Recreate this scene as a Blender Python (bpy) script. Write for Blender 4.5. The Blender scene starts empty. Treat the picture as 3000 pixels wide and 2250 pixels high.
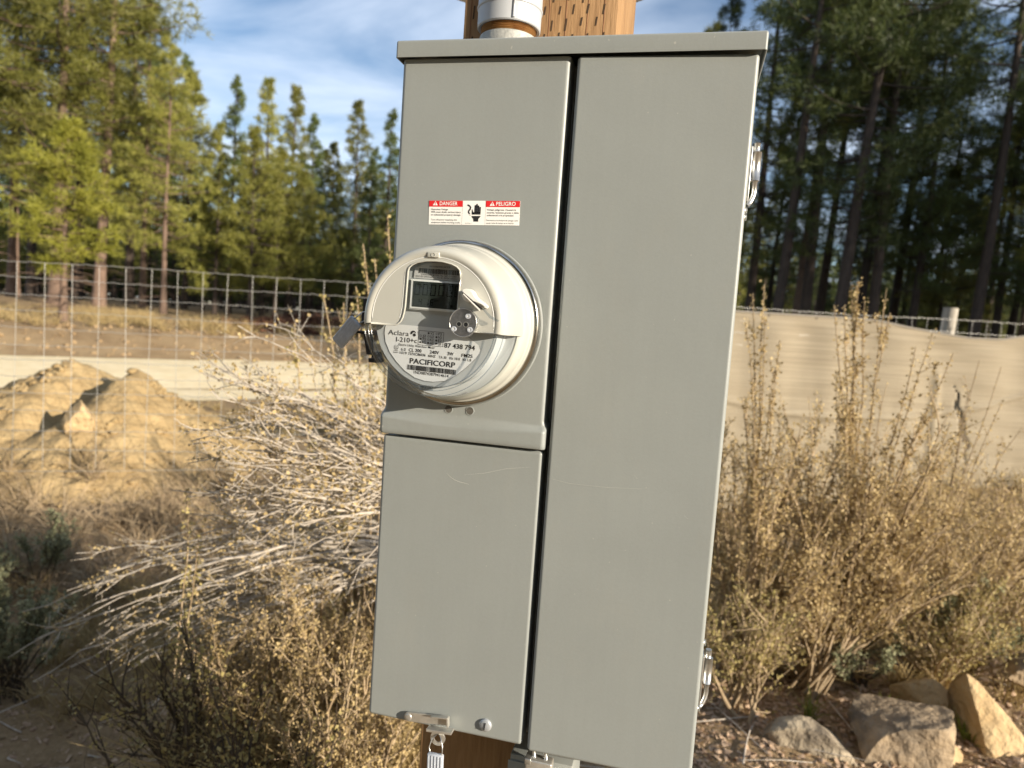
import bpy, bmesh, math, random
import numpy as np
from mathutils import Vector, Matrix
R = math.radians
C = bpy.context.scene.collection
rng = np.random.default_rng(7)
random.seed(7)

# ------------------------------------------------------------------ camera
ZT = 1.69                                     # height of the panel's top edge above the ground
YAW, PITCH, ROLL = -0.2369, -0.0854, 0.0689
CAM = np.array([0.3437, -0.7818, ZT - 0.2913])
fw = np.array([math.sin(YAW)*math.cos(PITCH), math.cos(YAW)*math.cos(PITCH), math.sin(PITCH)])
_rt = np.array([math.cos(YAW), -math.sin(YAW), 0.0]); _up = np.cross(_rt, fw)
r2 = _rt*math.cos(ROLL) + _up*math.sin(ROLL)
u2 = -_rt*math.sin(ROLL) + _up*math.cos(ROLL)
cd = bpy.data.cameras.new('camera'); cam = bpy.data.objects.new('camera', cd); C.objects.link(cam)
m = Matrix.Identity(4)
for i in range(3):
    m[i][0], m[i][1], m[i][2], m[i][3] = r2[i], u2[i], -fw[i], CAM[i]
cam.matrix_world = m
cd.lens = 24.0; cd.sensor_width = 3000/2081*24.0; cd.sensor_fit = 'HORIZONTAL'
cd.clip_start = 0.02; cd.clip_end = 3000
cd.dof.use_dof = True; cd.dof.focus_distance = 0.77; cd.dof.aperture_fstop = 6.3
bpy.context.scene.camera = cam

# ------------------------------------------------------------------ sky, sun, exposure
SUN_EL, SUN_AZ = 14.5, -23.0                  # elevation; azimuth from +X towards -Y
sun_dir = Vector((math.cos(R(SUN_EL))*math.cos(R(SUN_AZ)), math.cos(R(SUN_EL))*math.sin(R(SUN_AZ)), math.sin(R(SUN_EL))))
sl = bpy.data.lights.new('sun', 'SUN'); sl.energy = 5.0; sl.angle = R(0.53); sl.color = (1.0, 0.88, 0.72)
so = bpy.data.objects.new('sun', sl); C.objects.link(so); so.location = (8, -4, 6)
so.rotation_euler = sun_dir.to_track_quat('Z', 'Y').to_euler()
w = bpy.data.worlds.new('World'); bpy.context.scene.world = w; w.use_nodes = True
nt = w.node_tree; nt.nodes.clear()
def N(t, **k):
    n = nt.nodes.new(t)
    for a, b in k.items():
        setattr(n, a, b)
    return n
sky = N('ShaderNodeTexSky'); sky.sky_type = 'NISHITA'; sky.sun_disc = False
sky.sun_elevation = R(SUN_EL); sky.sun_rotation = math.atan2(sun_dir.x, sun_dir.y)
sky.altitude = 1000; sky.air_density = 1.0; sky.dust_density = 0.4; sky.ozone_density = 2.0
tc = N('ShaderNodeTexCoord'); sep = N('ShaderNodeSeparateXYZ'); nt.links.new(tc.outputs['Generated'], sep.inputs[0])
zz = N('ShaderNodeMath', operation='MAXIMUM'); nt.links.new(sep.outputs[2], zz.inputs[0]); zz.inputs[1].default_value = 0.0
za = N('ShaderNodeMath', operation='ADD'); nt.links.new(zz.outputs[0], za.inputs[0]); za.inputs[1].default_value = 0.12
dv = N('ShaderNodeVectorMath', operation='DIVIDE'); nt.links.new(tc.outputs['Generated'], dv.inputs[0])
cx = N('ShaderNodeCombineXYZ')
for i in range(3): nt.links.new(za.outputs[0], cx.inputs[i])
nt.links.new(cx.outputs[0], dv.inputs[1])
mp = N('ShaderNodeMapping'); mp.inputs['Rotation'].default_value = (0, 0, R(35)); mp.inputs['Scale'].default_value = (0.75, 1.25, 0.0)
mp.inputs['Location'].default_value = (1.7, 0.55, 0)
nt.links.new(dv.outputs[0], mp.inputs[0])
cn = N('ShaderNodeTexNoise'); cn.inputs['Scale'].default_value = 1.35; cn.inputs['Detail'].default_value = 7; cn.inputs['Roughness'].default_value = 0.52; cn.inputs['Distortion'].default_value = 0.5
nt.links.new(mp.outputs[0], cn.inputs['Vector'])
cr = N('ShaderNodeValToRGB'); cr.color_ramp.elements[0].position = 0.40; cr.color_ramp.elements[1].position = 0.70
cr.color_ramp.elements[0].color = (.06, .06, .06, 1); cr.color_ramp.elements[1].color = (0.8, 0.8, 0.8, 1)
nt.links.new(cn.outputs[0], cr.inputs[0])
mx = N('ShaderNodeMix', data_type='RGBA')
gn = N('ShaderNodeGamma'); gn.inputs[1].default_value = 1.0
nt.links.new(cr.outputs[0], mx.inputs[0]); nt.links.new(sky.outputs[0], mx.inputs[6]); mx.inputs[7].default_value = (6.4, 7.1, 8.2, 1)
bg = N('ShaderNodeBackground'); bg.inputs[1].default_value = 0.088
ow = N('ShaderNodeOutputWorld'); nt.links.new(mx.outputs[2], bg.inputs[0]); nt.links.new(bg.outputs[0], ow.inputs[0])
S = bpy.context.scene
S.view_settings.view_transform = 'Standard'; S.view_settings.look = 'None'; S.view_settings.gamma = 1.0
S.view_settings.use_curve_mapping = False; S.view_settings.exposure = 0.90
S.cycles.use_denoising = True; S.cycles.max_bounces = 8; S.cycles.transparent_max_bounces = 16
S.cycles.sample_clamp_indirect = 6.0; S.cycles.caustics_reflective = True; S.cycles.caustics_refractive = False
S.cycles.blur_glossy = 0.1

# ------------------------------------------------------------------ coordinates
def uvxy(u, v):                               # metres to the right of / ahead of the viewpoint -> world x, y
    return CAM[0] + .9721*u - .2347*v, CAM[1] + .2347*u + .9721*v
def at(Dx, Dy, v):                            # where a sight line meets the distance v
    d = fw + r2*((Dx*1.35624-1500)/2081) + u2*((1125-Dy*1.35624)/2081)
    t = v/(d[0]*-.2347 + d[1]*.9721)
    return CAM + d*t
def sm(x, a, b):
    t = np.clip((np.asarray(x, float)-a)/(b-a), 0, 1); return t*t*(3-2*t)
def vnoise(x, y, seed=0):                     # cheap smooth value noise
    x = np.asarray(x, float); y = np.asarray(y, float)
    xi = np.floor(x).astype(np.int64); yi = np.floor(y).astype(np.int64); xf = x-xi; yf = y-yi
    def h(a, b):
        n = (a*374761393 + b*668265263 + seed*982451653) & 0x7fffffff
        n = ((n ^ (n >> 13))*1274126177) & 0x7fffffff
        return ((n ^ (n >> 16)) & 0xffff)/65535.0
    ux = xf*xf*(3-2*xf); uy = yf*yf*(3-2*yf)
    return (h(xi, yi)*(1-ux)+h(xi+1, yi)*ux)*(1-uy) + (h(xi, yi+1)*(1-ux)+h(xi+1, yi+1)*ux)*uy
def fbm(x, y, o=4, seed=0):
    s = 0; a = 1; t = 0
    for i in range(o):
        s = s + a*(vnoise(x*2**i, y*2**i, seed+i)-.5); t += a; a *= .5
    return s/t
def roadw(u, v): return (u+5.4)*-.58 + (v-12)*.815
def ground(u, v):
    u = np.asarray(u, float); v = np.asarray(v, float)
    wd = roadw(u, v)
    z = .3*sm(u, 0, 5)*sm(v, 2.8, 6)
    z = z*(1-sm(wd, -7, -2)) - .3*sm(wd, -7, -1.5)
    z = z + .60*sm(wd, 5.15, 8.2) + .45*sm(wd, 9, 26)
    z = z - .34*np.exp(-((u+2.0)/.75)**2 - ((v-2.9)/.95)**2) - .46*np.exp(-((u+1.55)/.50)**2 - ((v-2.15)/.62)**2) - .10*np.exp(-((u+3.2)/1.5)**2 - ((v-3.4)/1.2)**2)
    z = z + .30*sm(wd, -.3, 5.4)
    rough = 1 - sm(wd, -.4, .1)*(1-sm(wd, 5.0, 5.4))
    z = z + rough*(.12*fbm(u*.5, v*.5, 4, 3) + .05*fbm(u*2.6, v*2.6, 3, 9))
    z = z + .16*sm(wd, 6, 8)*fbm(u*.9+3, v*.9, 4, 21)
    return z

# ------------------------------------------------------------------ materials
def mat(name, col, rough=.6, metal=0.0, var=0.0, scale=20, bump=0.0, bscale=None, col2=None, spec=.5, coat=0, trans=0, obj_rand=0.0, coord='Object', stretch=None, detail=5):
    m = bpy.data.materials.new(name); m.use_nodes = True
    t = m.node_tree; b = t.nodes['Principled BSDF']
    b.inputs['Base Color'].default_value = (*col, 1); b.inputs['Roughness'].default_value = rough; b.inputs['Metallic'].default_value = metal
    b.inputs['Specular IOR Level'].default_value = spec
    if coat: b.inputs['Coat Weight'].default_value = coat; b.inputs['Coat Roughness'].default_value = .12
    src = None
    vec = None
    if var or col2 or bump:
        tcn = t.nodes.new('ShaderNodeTexCoord'); vec = tcn.outputs[coord]
        if stretch:
            mpn = t.nodes.new('ShaderNodeMapping'); mpn.inputs['Scale'].default_value = stretch; t.links.new(vec, mpn.inputs[0]); vec = mpn.outputs[0]
    if var or col2:
        n = t.nodes.new('ShaderNodeTexNoise'); n.inputs['Scale'].default_value = scale; n.inputs['Detail'].default_value = detail; n.inputs['Roughness'].default_value = .62
        t.links.new(vec, n.inputs['Vector'])
        rp = t.nodes.new('ShaderNodeValToRGB'); rp.color_ramp.elements[0].position = .32; rp.color_ramp.elements[1].position = .68
        c2 = col2 or tuple(min(1, c*(1+var)) for c in col); c1 = col if col2 else tuple(c*(1-var) for c in col)
        rp.color_ramp.elements[0].color = (*c1, 1); rp.color_ramp.elements[1].color = (*c2, 1)
        t.links.new(n.outputs[0], rp.inputs[0]); src = rp.outputs[0]
    if obj_rand:
        oi = t.nodes.new('ShaderNodeObjectInfo'); hs = t.nodes.new('ShaderNodeHueSaturation')
        mr = t.nodes.new('ShaderNodeMapRange'); mr.inputs[3].default_value = 1-obj_rand; mr.inputs[4].default_value = 1+obj_rand
        t.links.new(oi.outputs['Random'], mr.inputs[0]); t.links.new(mr.outputs[0], hs.inputs['Value'])
        if src: t.links.new(src, hs.inputs['Color'])
        else: hs.inputs['Color'].default_value = (*col, 1)
        src = hs.outputs[0]
    if src: t.links.new(src, b.inputs['Base Color'])
    if bump:
        n2 = t.nodes.new('ShaderNodeTexNoise'); n2.inputs['Scale'].default_value = bscale or scale*3; n2.inputs['Detail'].default_value = 6
        t.links.new(vec, n2.inputs['Vector'])
        bp = t.nodes.new('ShaderNodeBump'); bp.inputs['Strength'].default_value = 1.0; bp.inputs['Distance'].default_value = bump
        t.links.new(n2.outputs[0], bp.inputs['Height']); t.links.new(bp.outputs[0], b.inputs['Normal'])
    if trans:
        tr = t.nodes.new('ShaderNodeBsdfTranslucent'); ms = t.nodes.new('ShaderNodeMixShader'); ms.inputs[0].default_value = trans
        if src: t.links.new(src, tr.inputs[0])
        else: tr.inputs[0].default_value = (*col, 1)
        t.links.new(b.outputs[0], ms.inputs[1]); t.links.new(tr.outputs[0], ms.inputs[2]); t.links.new(ms.outputs[0], t.nodes['Material Output'].inputs[0])
    return m
def clear_plastic(name, tint=(.93, .95, .95), refl=.9, rough=.03):
    m = bpy.data.materials.new(name); m.use_nodes = True; t = m.node_tree; t.nodes.remove(t.nodes['Principled BSDF'])
    a = t.nodes.new('ShaderNodeBsdfTransparent'); a.inputs[0].default_value = (*tint, 1)
    g = t.nodes.new('ShaderNodeBsdfGlossy'); g.inputs['Roughness'].default_value = rough; g.inputs[0].default_value = (refl, refl, refl, 1)
    f = t.nodes.new('ShaderNodeFresnel'); gm = t.nodes.new('ShaderNodeNewGeometry'); mr = t.nodes.new('ShaderNodeMapRange')   # a thin sheet reflects alike from both sides
    mr.inputs[3].default_value = 1.5; mr.inputs[4].default_value = 1/1.5; t.links.new(gm.outputs['Backfacing'], mr.inputs[0]); t.links.new(mr.outputs[0], f.inputs[0])
    x = t.nodes.new('ShaderNodeMixShader'); t.links.new(f.outputs[0], x.inputs[0]); t.links.new(a.outputs[0], x.inputs[1]); t.links.new(g.outputs[0], x.inputs[2])
    t.links.new(x.outputs[0], t.nodes['Material Output'].inputs[0])
    return m
M = {}
M['paint'] = mat('grey_enamel', (.232, .248, .239), .42, var=.035, scale=9, bump=.00010, bscale=420, coat=.0)
def enamel():
    m = bpy.data.materials.new('grey_enamel'); m.use_nodes = True; t = m.node_tree; b = t.nodes['Principled BSDF']
    tcn = t.nodes.new('ShaderNodeTexCoord'); v = tcn.outputs['Object']
    def noise(s, d=5, r=.6, st=None):
        n = t.nodes.new('ShaderNodeTexNoise'); n.inputs['Scale'].default_value = s; n.inputs['Detail'].default_value = d; n.inputs['Roughness'].default_value = r; q = v
        if st:
            mp_ = t.nodes.new('ShaderNodeMapping'); mp_.inputs['Scale'].default_value = st; t.links.new(v, mp_.inputs[0]); q = mp_.outputs[0]
        t.links.new(q, n.inputs['Vector']); return n.outputs[0]
    def rng_(f, a, b_, lo=.3, hi=.7):
        mr = t.nodes.new('ShaderNodeMapRange'); mr.inputs[1].default_value = lo; mr.inputs[2].default_value = hi; mr.inputs[3].default_value = a; mr.inputs[4].default_value = b_; t.links.new(f, mr.inputs[0]); return mr.outputs[0]
    def mul(a, b_):
        q = t.nodes.new('ShaderNodeMath'); q.operation = 'MULTIPLY'; t.links.new(a, q.inputs[0]); t.links.new(b_, q.inputs[1]); return q.outputs[0]
    val = mul(mul(rng_(noise(5), .955, 1.045), rng_(noise(14, 6, .65, (7, 7, .35)), .985, 1.015)), rng_(noise(260, 2), .985, 1.02))
    hs = t.nodes.new('ShaderNodeHueSaturation'); hs.inputs['Color'].default_value = (.250, .268, .258, 1); t.links.new(val, hs.inputs['Value'])
    dust = rng_(noise(9, 7, .72, (1.5, 1.5, .8)), 0, .10, .54, .80)
    sp = rng_(noise(190, 1, .4), 0, .5, .765, .82)
    mx_ = t.nodes.new('ShaderNodeMix'); mx_.data_type = 'RGBA'; t.links.new(dust, mx_.inputs[0]); t.links.new(hs.outputs[0], mx_.inputs[6]); mx_.inputs[7].default_value = (.36, .32, .25, 1)
    m2 = t.nodes.new('ShaderNodeMix'); m2.data_type = 'RGBA'; t.links.new(sp, m2.inputs[0]); t.links.new(mx_.outputs[2], m2.inputs[6]); m2.inputs[7].default_value = (.45, .44, .40, 1)
    t.links.new(m2.outputs[2], b.inputs['Base Color']); t.links.new(rng_(noise(7, 6), .36, .52), b.inputs['Roughness'])
    b1_ = t.nodes.new('ShaderNodeBump'); b1_.inputs['Distance'].default_value = .0018; t.links.new(noise(3.2, 2, .4), b1_.inputs['Height'])
    b2_ = t.nodes.new('ShaderNodeBump'); b2_.inputs['Distance'].default_value = .00010; t.links.new(noise(420, 4), b2_.inputs['Height']); t.links.new(b1_.outputs[0], b2_.inputs['Normal']); t.links.new(b2_.outputs[0], b.inputs['Normal'])
    return m
M['paint'] = enamel()
M['paint_in'] = mat('grey_enamel_inside', (.10, .10, .10), .55)
M['dark'] = mat('black_plastic_and_gap_shade', (.012, .013, .016), .45)
M['cream'] = mat('cream_plastic', (.44, .44, .395), .22, var=.015, scale=30, coat=.25)
M['galv'] = mat('galvanised_steel', (.62, .62, .60), .34, metal=.9, var=.12, scale=90, bump=.0002, bscale=200)
M['zinc'] = mat('zinc_plated_steel', (.60, .58, .53), .38, metal=.75, var=.15, scale=60)
M['ring'] = mat('bare_steel_ring', (.55, .55, .53), .15, metal=1.0, col2=(.36, .34, .30), scale=25)
M['port'] = mat('port_steel', (.30, .30, .31), .35, metal=.9, var=.2, scale=300)
M['plate'] = mat('nameplate_grey', (.40, .42, .43), .5)
M['plate2'] = mat('nameplate_label', (.66, .67, .68), .5)
M['inner'] = mat('meter_inside_grey', (.50, .52, .53), .5)
M['frame'] = mat('lcd_frame_white', (.68, .69, .68), .4)
M['lcd'] = mat('lcd_glass', (.018, .023, .019), .3, spec=.1)
M['ink'] = mat('black_ink', (.012, .012, .014), .6)
M['seg'] = mat('lcd_segments', (.001, .0015, .001), .6, spec=.05)
M['silver'] = mat('silver_label', (.50, .50, .50), .45)
M['glass'] = clear_plastic('clear_polycarbonate')
M['tagclear'] = clear_plastic('frosted_clear_plastic', (.80, .83, .86), .9, .12)
M['tagplastic'] = mat('translucent_grey_plastic', (.60, .64, .70), .28, var=.1, scale=200, trans=.3)
M['stk_white'] = mat('sticker_white', (.80, .79, .75), .45, var=.02, scale=60)
M['stk_red'] = mat('sticker_red', (.62, .018, .020), .45)
M['wood'] = mat('treated_wood', (.22, .122, .05), .75, col2=(.34, .205, .092), scale=14, bump=.0012, bscale=40, stretch=(6, 6, .7))
M['slit'] = mat('incision_dark', (.05, .028, .014), .9)
M['wood_red'] = mat('treated_wood_reddish', (.15, .055, .02), .75, col2=(.24, .10, .04), scale=14, bump=.001, bscale=40, stretch=(6, 6, .7))
M['pvc'] = mat('grey_pvc', (.40, .42, .44), .38, var=.03, scale=15, bump=.00012, bscale=60)
M['rust'] = mat('rusty_thread', (.23, .11, .035), .55, metal=.4, col2=(.36, .21, .08), scale=60, bump=.0003, bscale=90)
M['hub'] = mat('cast_zinc_hub', (.36, .36, .33), .6, metal=.3, var=.15, scale=160, bump=.0006, bscale=300)
M['white_pl'] = mat('white_plastic_disc', (.74, .72, .66), .45)
M['screw'] = mat('painted_screw', (.36, .38, .40), .4, metal=.3)
M['soil'] = None
def soil_mat():
    m = bpy.data.materials.new('dry_ground'); m.use_nodes = True; t = m.node_tree; b = t.nodes['Principled BSDF']
    tcn = t.nodes.new('ShaderNodeTexCoord'); v = tcn.outputs['Object']
    def noise(s, d=6, r=.6):
        n = t.nodes.new('ShaderNodeTexNoise'); n.inputs['Scale'].default_value = s; n.inputs['Detail'].default_value = d; n.inputs['Roughness'].default_value = r
        t.links.new(v, n.inputs['Vector']); return n.outputs[0]
    def ramp(f, p, c):
        r = t.nodes.new('ShaderNodeValToRGB'); e = r.color_ramp.elements
        e[0].position, e[1].position = p; e[0].color = (*c[0], 1); e[1].color = (*c[1], 1); t.links.new(f, r.inputs[0]); return r.outputs[0]
    a = ramp(noise(1.3), (.35, .65), ((.32, .22, .115), (.50, .365, .20)))
    c = ramp(noise(38, 8), (.38, .62), ((.055, .037, .026), (.26, .185, .12)))
    x = t.nodes.new('ShaderNodeMix'); x.data_type = 'RGBA'; x.inputs[0].default_value = .40
    t.links.new(a, x.inputs[6]); t.links.new(c, x.inputs[7])
    t.links.new(x.outputs[2], b.inputs['Base Color']); b.inputs['Roughness'].default_value = .95; b.inputs['Specular IOR Level'].default_value = .1
    bp = t.nodes.new('ShaderNodeBump'); bp.inputs['Distance'].default_value = .02; t.links.new(noise(24, 8, .7), bp.inputs['Height']); t.links.new(bp.outputs[0], b.inputs['Normal'])
    return m
M['soil'] = soil_mat()
M['road'] = mat('pale_crushed_rock', (.72, .585, .35), .95, col2=(.82, .70, .47), scale=3, bump=.01, bscale=30, spec=.1)
M['mound'] = mat('excavated_soil', (.27, .19, .092), .95, col2=(.41, .305, .16), scale=5, bump=.02, bscale=28, spec=.1)
M['bark'] = mat('shade_dark_pine_bark', (.035, .026, .021), .9, col2=(.075, .054, .041), scale=5, bump=.02, bscale=9, stretch=(3, 3, .6), obj_rand=.3)  # bark darkened so shaded trunks go near black; shade in the colour
M['bark_red'] = mat('ponderosa_bark', (.10, .066, .048), .9, col2=(.19, .128, .092), scale=5, bump=.02, bscale=9, stretch=(3, 3, .6), obj_rand=.2)
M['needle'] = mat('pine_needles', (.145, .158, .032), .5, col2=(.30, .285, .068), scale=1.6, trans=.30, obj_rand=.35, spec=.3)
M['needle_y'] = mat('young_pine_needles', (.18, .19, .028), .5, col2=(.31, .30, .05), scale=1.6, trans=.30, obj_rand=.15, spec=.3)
M['needle_shade'] = mat('shade_dark_pine_needles', (.055, .08, .024), .5, col2=(.13, .155, .045), scale=1.6, trans=.2, obj_rand=.3, spec=.3)  # darker copy of the needles for shaded, backlit trees; shade in the colour
M['deadwood'] = mat('bleached_dead_wood', (.30, .26, .21), .9, col2=(.62, .56, .48), scale=26, bump=.002, bscale=60, spec=.1)
M['twig'] = mat('brown_twigs', (.22, .16, .095), .85, col2=(.46, .36, .235), scale=10, spec=.2)
M['twig_dark'] = mat('dark_twigs', (.055, .042, .03), .85, col2=(.13, .10, .07), scale=10, spec=.2)
M['leaf_o'] = mat('ochre_leaves', (.37, .265, .11), .6, col2=(.60, .475, .25), scale=9, trans=.3, spec=.3)
M['leaf_y'] = mat('olive_yellow_leaves', (.28, .235, .08), .6, col2=(.50, .41, .18), scale=9, trans=.3, spec=.3)
M['leaf_s'] = mat('sagebrush_leaves', (.19, .20, .115), .7, col2=(.34, .34, .20), scale=12, trans=.25, spec=.2)
M['grass'] = mat('dry_grass', (.34, .25, .11), .7, col2=(.50, .39, .20), scale=8, trans=.3, spec=.2)
M['grass_g'] = mat('green_grass', (.10, .14, .02), .7, col2=(.22, .26, .05), scale=8, trans=.3, spec=.2)
M['litter'] = mat('bark_litter', (.24, .15, .095), .9, col2=(.62, .47, .33), scale=30, spec=.1)
M['rock'] = mat('basalt_rock', (.13, .108, .082), .9, col2=(.44, .335, .215), scale=7, bump=.03, bscale=22, spec=.2, detail=9)
M['rock_tan'] = mat('tan_rock', (.38, .27, .14), .9, col2=(.56, .42, .24), scale=6, bump=.03, bscale=24, spec=.2, detail=9)
M['rock_lichen'] = mat('lichen_rock', (.09, .075, .06), .9, col2=(.50, .42, .30), scale=9, bump=.03, bscale=22, spec=.2, detail=9)
M['wire'] = mat('fence_wire', (.44, .43, .40), .45, metal=.5)
M['fabric'] = mat('tan_woven_fabric', (.23, .195, .14), .85, col2=(.37, .32, .235), scale=9, bump=.003, bscale=16, stretch=(.10, .10, 14), trans=.15, spec=.15, detail=8)
M['hem'] = mat('shade_dark_hem', (.20, .18, .145), .8)  # hem coloured dark to carry the shadow line along the fabric's top edge
M['post'] = mat('weathered_post', (.24, .215, .175), .8, col2=(.42, .385, .32), scale=10, bump=.002, stretch=(4, 4, .6))
M['red_slash'] = mat('red_brown_slash', (.085, .045, .03), .9, col2=(.20, .10, .06), scale=8, spec=.1)

# ------------------------------------------------------------------ mesh helpers
def mesh_obj(name, V, F, material, parent=None, smooth=False, autosmooth=None):
    me = bpy.data.meshes.new(name); me.from_pydata([tuple(map(float, p)) for p in V], [], [tuple(f) for f in F]); me.update()
    return link(name, me, material, parent, smooth)
def link(name, me, material, parent=None, smooth=False):
    mats = material if isinstance(material, (list, tuple)) else [material]
    if len(me.materials) == 0:
        for x in mats: me.materials.append(M[x] if isinstance(x, str) else x)
    if smooth: me.polygons.foreach_set('use_smooth', [True]*len(me.polygons))
    o = bpy.data.objects.new(name, me); C.objects.link(o)
    if parent: o.parent = parent
    return o
def bm_obj(name, bm, material, parent=None, smooth=False, angle=None):
    me = bpy.data.meshes.new(name); bmesh.ops.recalc_face_normals(bm, faces=bm.faces[:]); bm.to_mesh(me); bm.free()
    if smooth:
        me.polygons.foreach_set('use_smooth', [True]*len(me.polygons))
        if angle: me.set_sharp_from_angle(angle=R(angle))
    return link(name, me, material, parent)
def np_mesh(name, V, faces_flat, loop_counts, mats=None):
    me = bpy.data.meshes.new(name)
    V = np.ascontiguousarray(V, dtype=np.float32); me.vertices.add(len(V)); me.vertices.foreach_set('co', V.ravel())
    ff = np.ascontiguousarray(faces_flat, dtype=np.int32).ravel(); lc = np.ascontiguousarray(loop_counts, dtype=np.int32)
    me.loops.add(len(ff)); me.loops.foreach_set('vertex_index', ff)
    me.polygons.add(len(lc)); ls = np.zeros(len(lc), dtype=np.int32); ls[1:] = np.cumsum(lc)[:-1]
    me.polygons.foreach_set('loop_start', ls)
    try: me.polygons.foreach_set('loop_total', lc)
    except Exception: pass
    if mats is not None: me.polygons.foreach_set('material_index', np.ascontiguousarray(mats, dtype=np.int32))
    me.update(calc_edges=True); me.validate()
    return me
def empty(name, loc=(0, 0, 0), label=None, cat=None, group=None):
    o = bpy.data.objects.new(name, None); C.objects.link(o); o.location = loc; o.empty_display_size = .05
    tag(o, label, cat, group); return o
def tag(o, label=None, cat=None, group=None, kind=None):
    if label: o['label'] = label
    if cat: o['category'] = cat
    if group: o['group'] = group
    if kind: o['kind'] = kind
    return o
def box_bm(x0, x1, y0, y1, z0, z1, bev=0, seg=3):
    bm = bmesh.new(); bmesh.ops.create_cube(bm, size=1)
    for v in bm.verts: v.co = Vector(((x0+x1)/2+v.co.x*(x1-x0), (y0+y1)/2+v.co.y*(y1-y0), (z0+z1)/2+v.co.z*(z1-z0)))
    if bev: bmesh.ops.bevel(bm, geom=bm.edges[:], offset=bev, segments=seg, affect='EDGES', profile=.5)
    return bm
def box(name, x0, x1, y0, y1, z0, z1, material, parent=None, bev=0, seg=3):
    return bm_obj(name, box_bm(x0, x1, y0, y1, z0, z1, bev, seg), material, parent, smooth=bev > 0, angle=40)
def tube_arrays(pts, rad, sides=6, cap=True):
    pts = np.asarray(pts, float); n = len(pts); rad = np.broadcast_to(np.asarray(rad, float), (n,))
    d = np.gradient(pts, axis=0); d /= np.linalg.norm(d, axis=1)[:, None]+1e-12
    ref = np.array([0, 0, 1.0]) if abs(d[:, 2]).mean() < .8 else np.array([1.0, .1, 0])
    a = np.cross(d, ref); a /= np.linalg.norm(a, axis=1)[:, None]+1e-12; b = np.cross(d, a)
    th = np.arange(sides)*2*math.pi/sides
    V = pts[:, None, :] + rad[:, None, None]*(a[:, None, :]*np.cos(th)[None, :, None] + b[:, None, :]*np.sin(th)[None, :, None])
    V = V.reshape(-1, 3)
    i = np.arange(n-1)[:, None]*sides; j = np.arange(sides)[None, :]; j1 = (j+1) % sides
    F = np.stack([i+j, i+j1, i+sides+j1, i+sides+j], -1).reshape(-1, 4)
    return V, F
class Tubes:
    def __init__(s): s.V = []; s.F = []; s.n = 0
    def add(s, pts, rad, sides=6):
        V, F = tube_arrays(pts, rad, sides); s.V.append(V); s.F.append(F+s.n); s.n += len(V)
    def mesh(s, name):
        V = np.concatenate(s.V); F = np.concatenate(s.F); me = np_mesh(name, V, F, np.full(len(F), 4))
        me.polygons.foreach_set('use_smooth', [True]*len(F)); return me
def tube(name, pts, rad, material, parent=None, sides=10, caps=True):
    V, F = tube_arrays(pts, rad, sides); n = len(V)
    F = [tuple(f) for f in F]
    if caps: F += [tuple(range(sides)), tuple(range(n-1, n-sides-1, -1))]
    o = mesh_obj(name, V, F, material, parent)
    sm_ = [len(p.vertices) == 4 for p in o.data.polygons]; o.data.polygons.foreach_set('use_smooth', sm_); return o

# =================================================================== POWER PANEL
# panel coordinates: x to the right, d outwards (towards -Y), z down from the panel's top
panel = empty('meter_panel', (0.195, .06, ZT), 'tall grey steel meter panel with long plain door, bolted to square wooden post', 'meter panel')
panel.location = (0, 0, ZT)
PX = Matrix.Translation((0, 0, 0))
box('enclosure', .004, .386, .028, .118, -.783, -.001, 'paint', panel, bev=.002)
box('divider', .1985, .2012, .0215, .0278, -.780, -.004, 'dark', panel)  # coloured black to stand for the shade in the gap between covers
# upper cover, with the stepped lip at its foot
def wn(o):
    m_ = o.modifiers.new('weighted', 'WEIGHTED_NORMAL'); m_.keep_sharp = True; return o
def cover_upper():
    zs = [-.0005, -.004, -.02, -.1, -.2, -.3, -.36, -.385] + list(np.linspace(-.396, -.4165, 18)) + [-.420, -.425, -.4290, -.4308, -.4314]
    x0, x1, dp = .0005, .1955, .027; V = []; nx = 26
    def row(z):
        e = float(sm(-z, .399, .409)); ex = .0030*e; r = .0052
        tuck = 0.0016*float(sm(-z, .4285, .4314))
        P = []
        xa, xb = x0-ex+tuck*.4, x1+ex-tuck*.4
        def fr(x):                             # front offset: soft pressed swell, tighter at the two corners
            t = (x-x0)/(x1-x0); c = .4080 + .0015*math.sin(math.pi*t)
            soft = .0040 + .0045*math.sin(math.pi*t)**1.5
            return -(.0062*float(sm(-z, c-soft, c+soft))) + tuck
        P.append((xa, dp, z))
        for k in range(7):
            a = k/6*math.pi/2; P.append((xa+r-r*math.cos(a), fr(x0)+r-r*math.sin(a), z))
        for k in range(1, nx):
            x = xa+r+(xb-xa-2*r)*k/nx; P.append((x, fr(x), z))
        for k in range(7):
            a = k/6*math.pi/2; P.append((xb-r+r*math.sin(a), fr(x1)+r-r*math.cos(a), z))
        P.append((xb, dp, z)); return P
    rows = [row(z) for z in zs]; n = len(rows[0])
    for q in rows: V += q
    F = [(i*n+j, i*n+j+1, (i+1)*n+j+1, (i+1)*n+j) for i in range(len(rows)-1) for j in range(n-1)]
    # turned-in bottom lip
    last = rows[-1]; b = len(V); V += [(x*(1-.03)+.098*.03, max(y+.004, .004) if y < dp else y, z+.0002) for x, y, z in last]
    F += [((len(rows)-1)*n+j, (len(rows)-1)*n+j+1, b+j+1, b+j) for j in range(n-1)]
    return wn(mesh_obj('upper_cover', V, F, 'paint', panel, smooth=True))
up = cover_upper()
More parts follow.
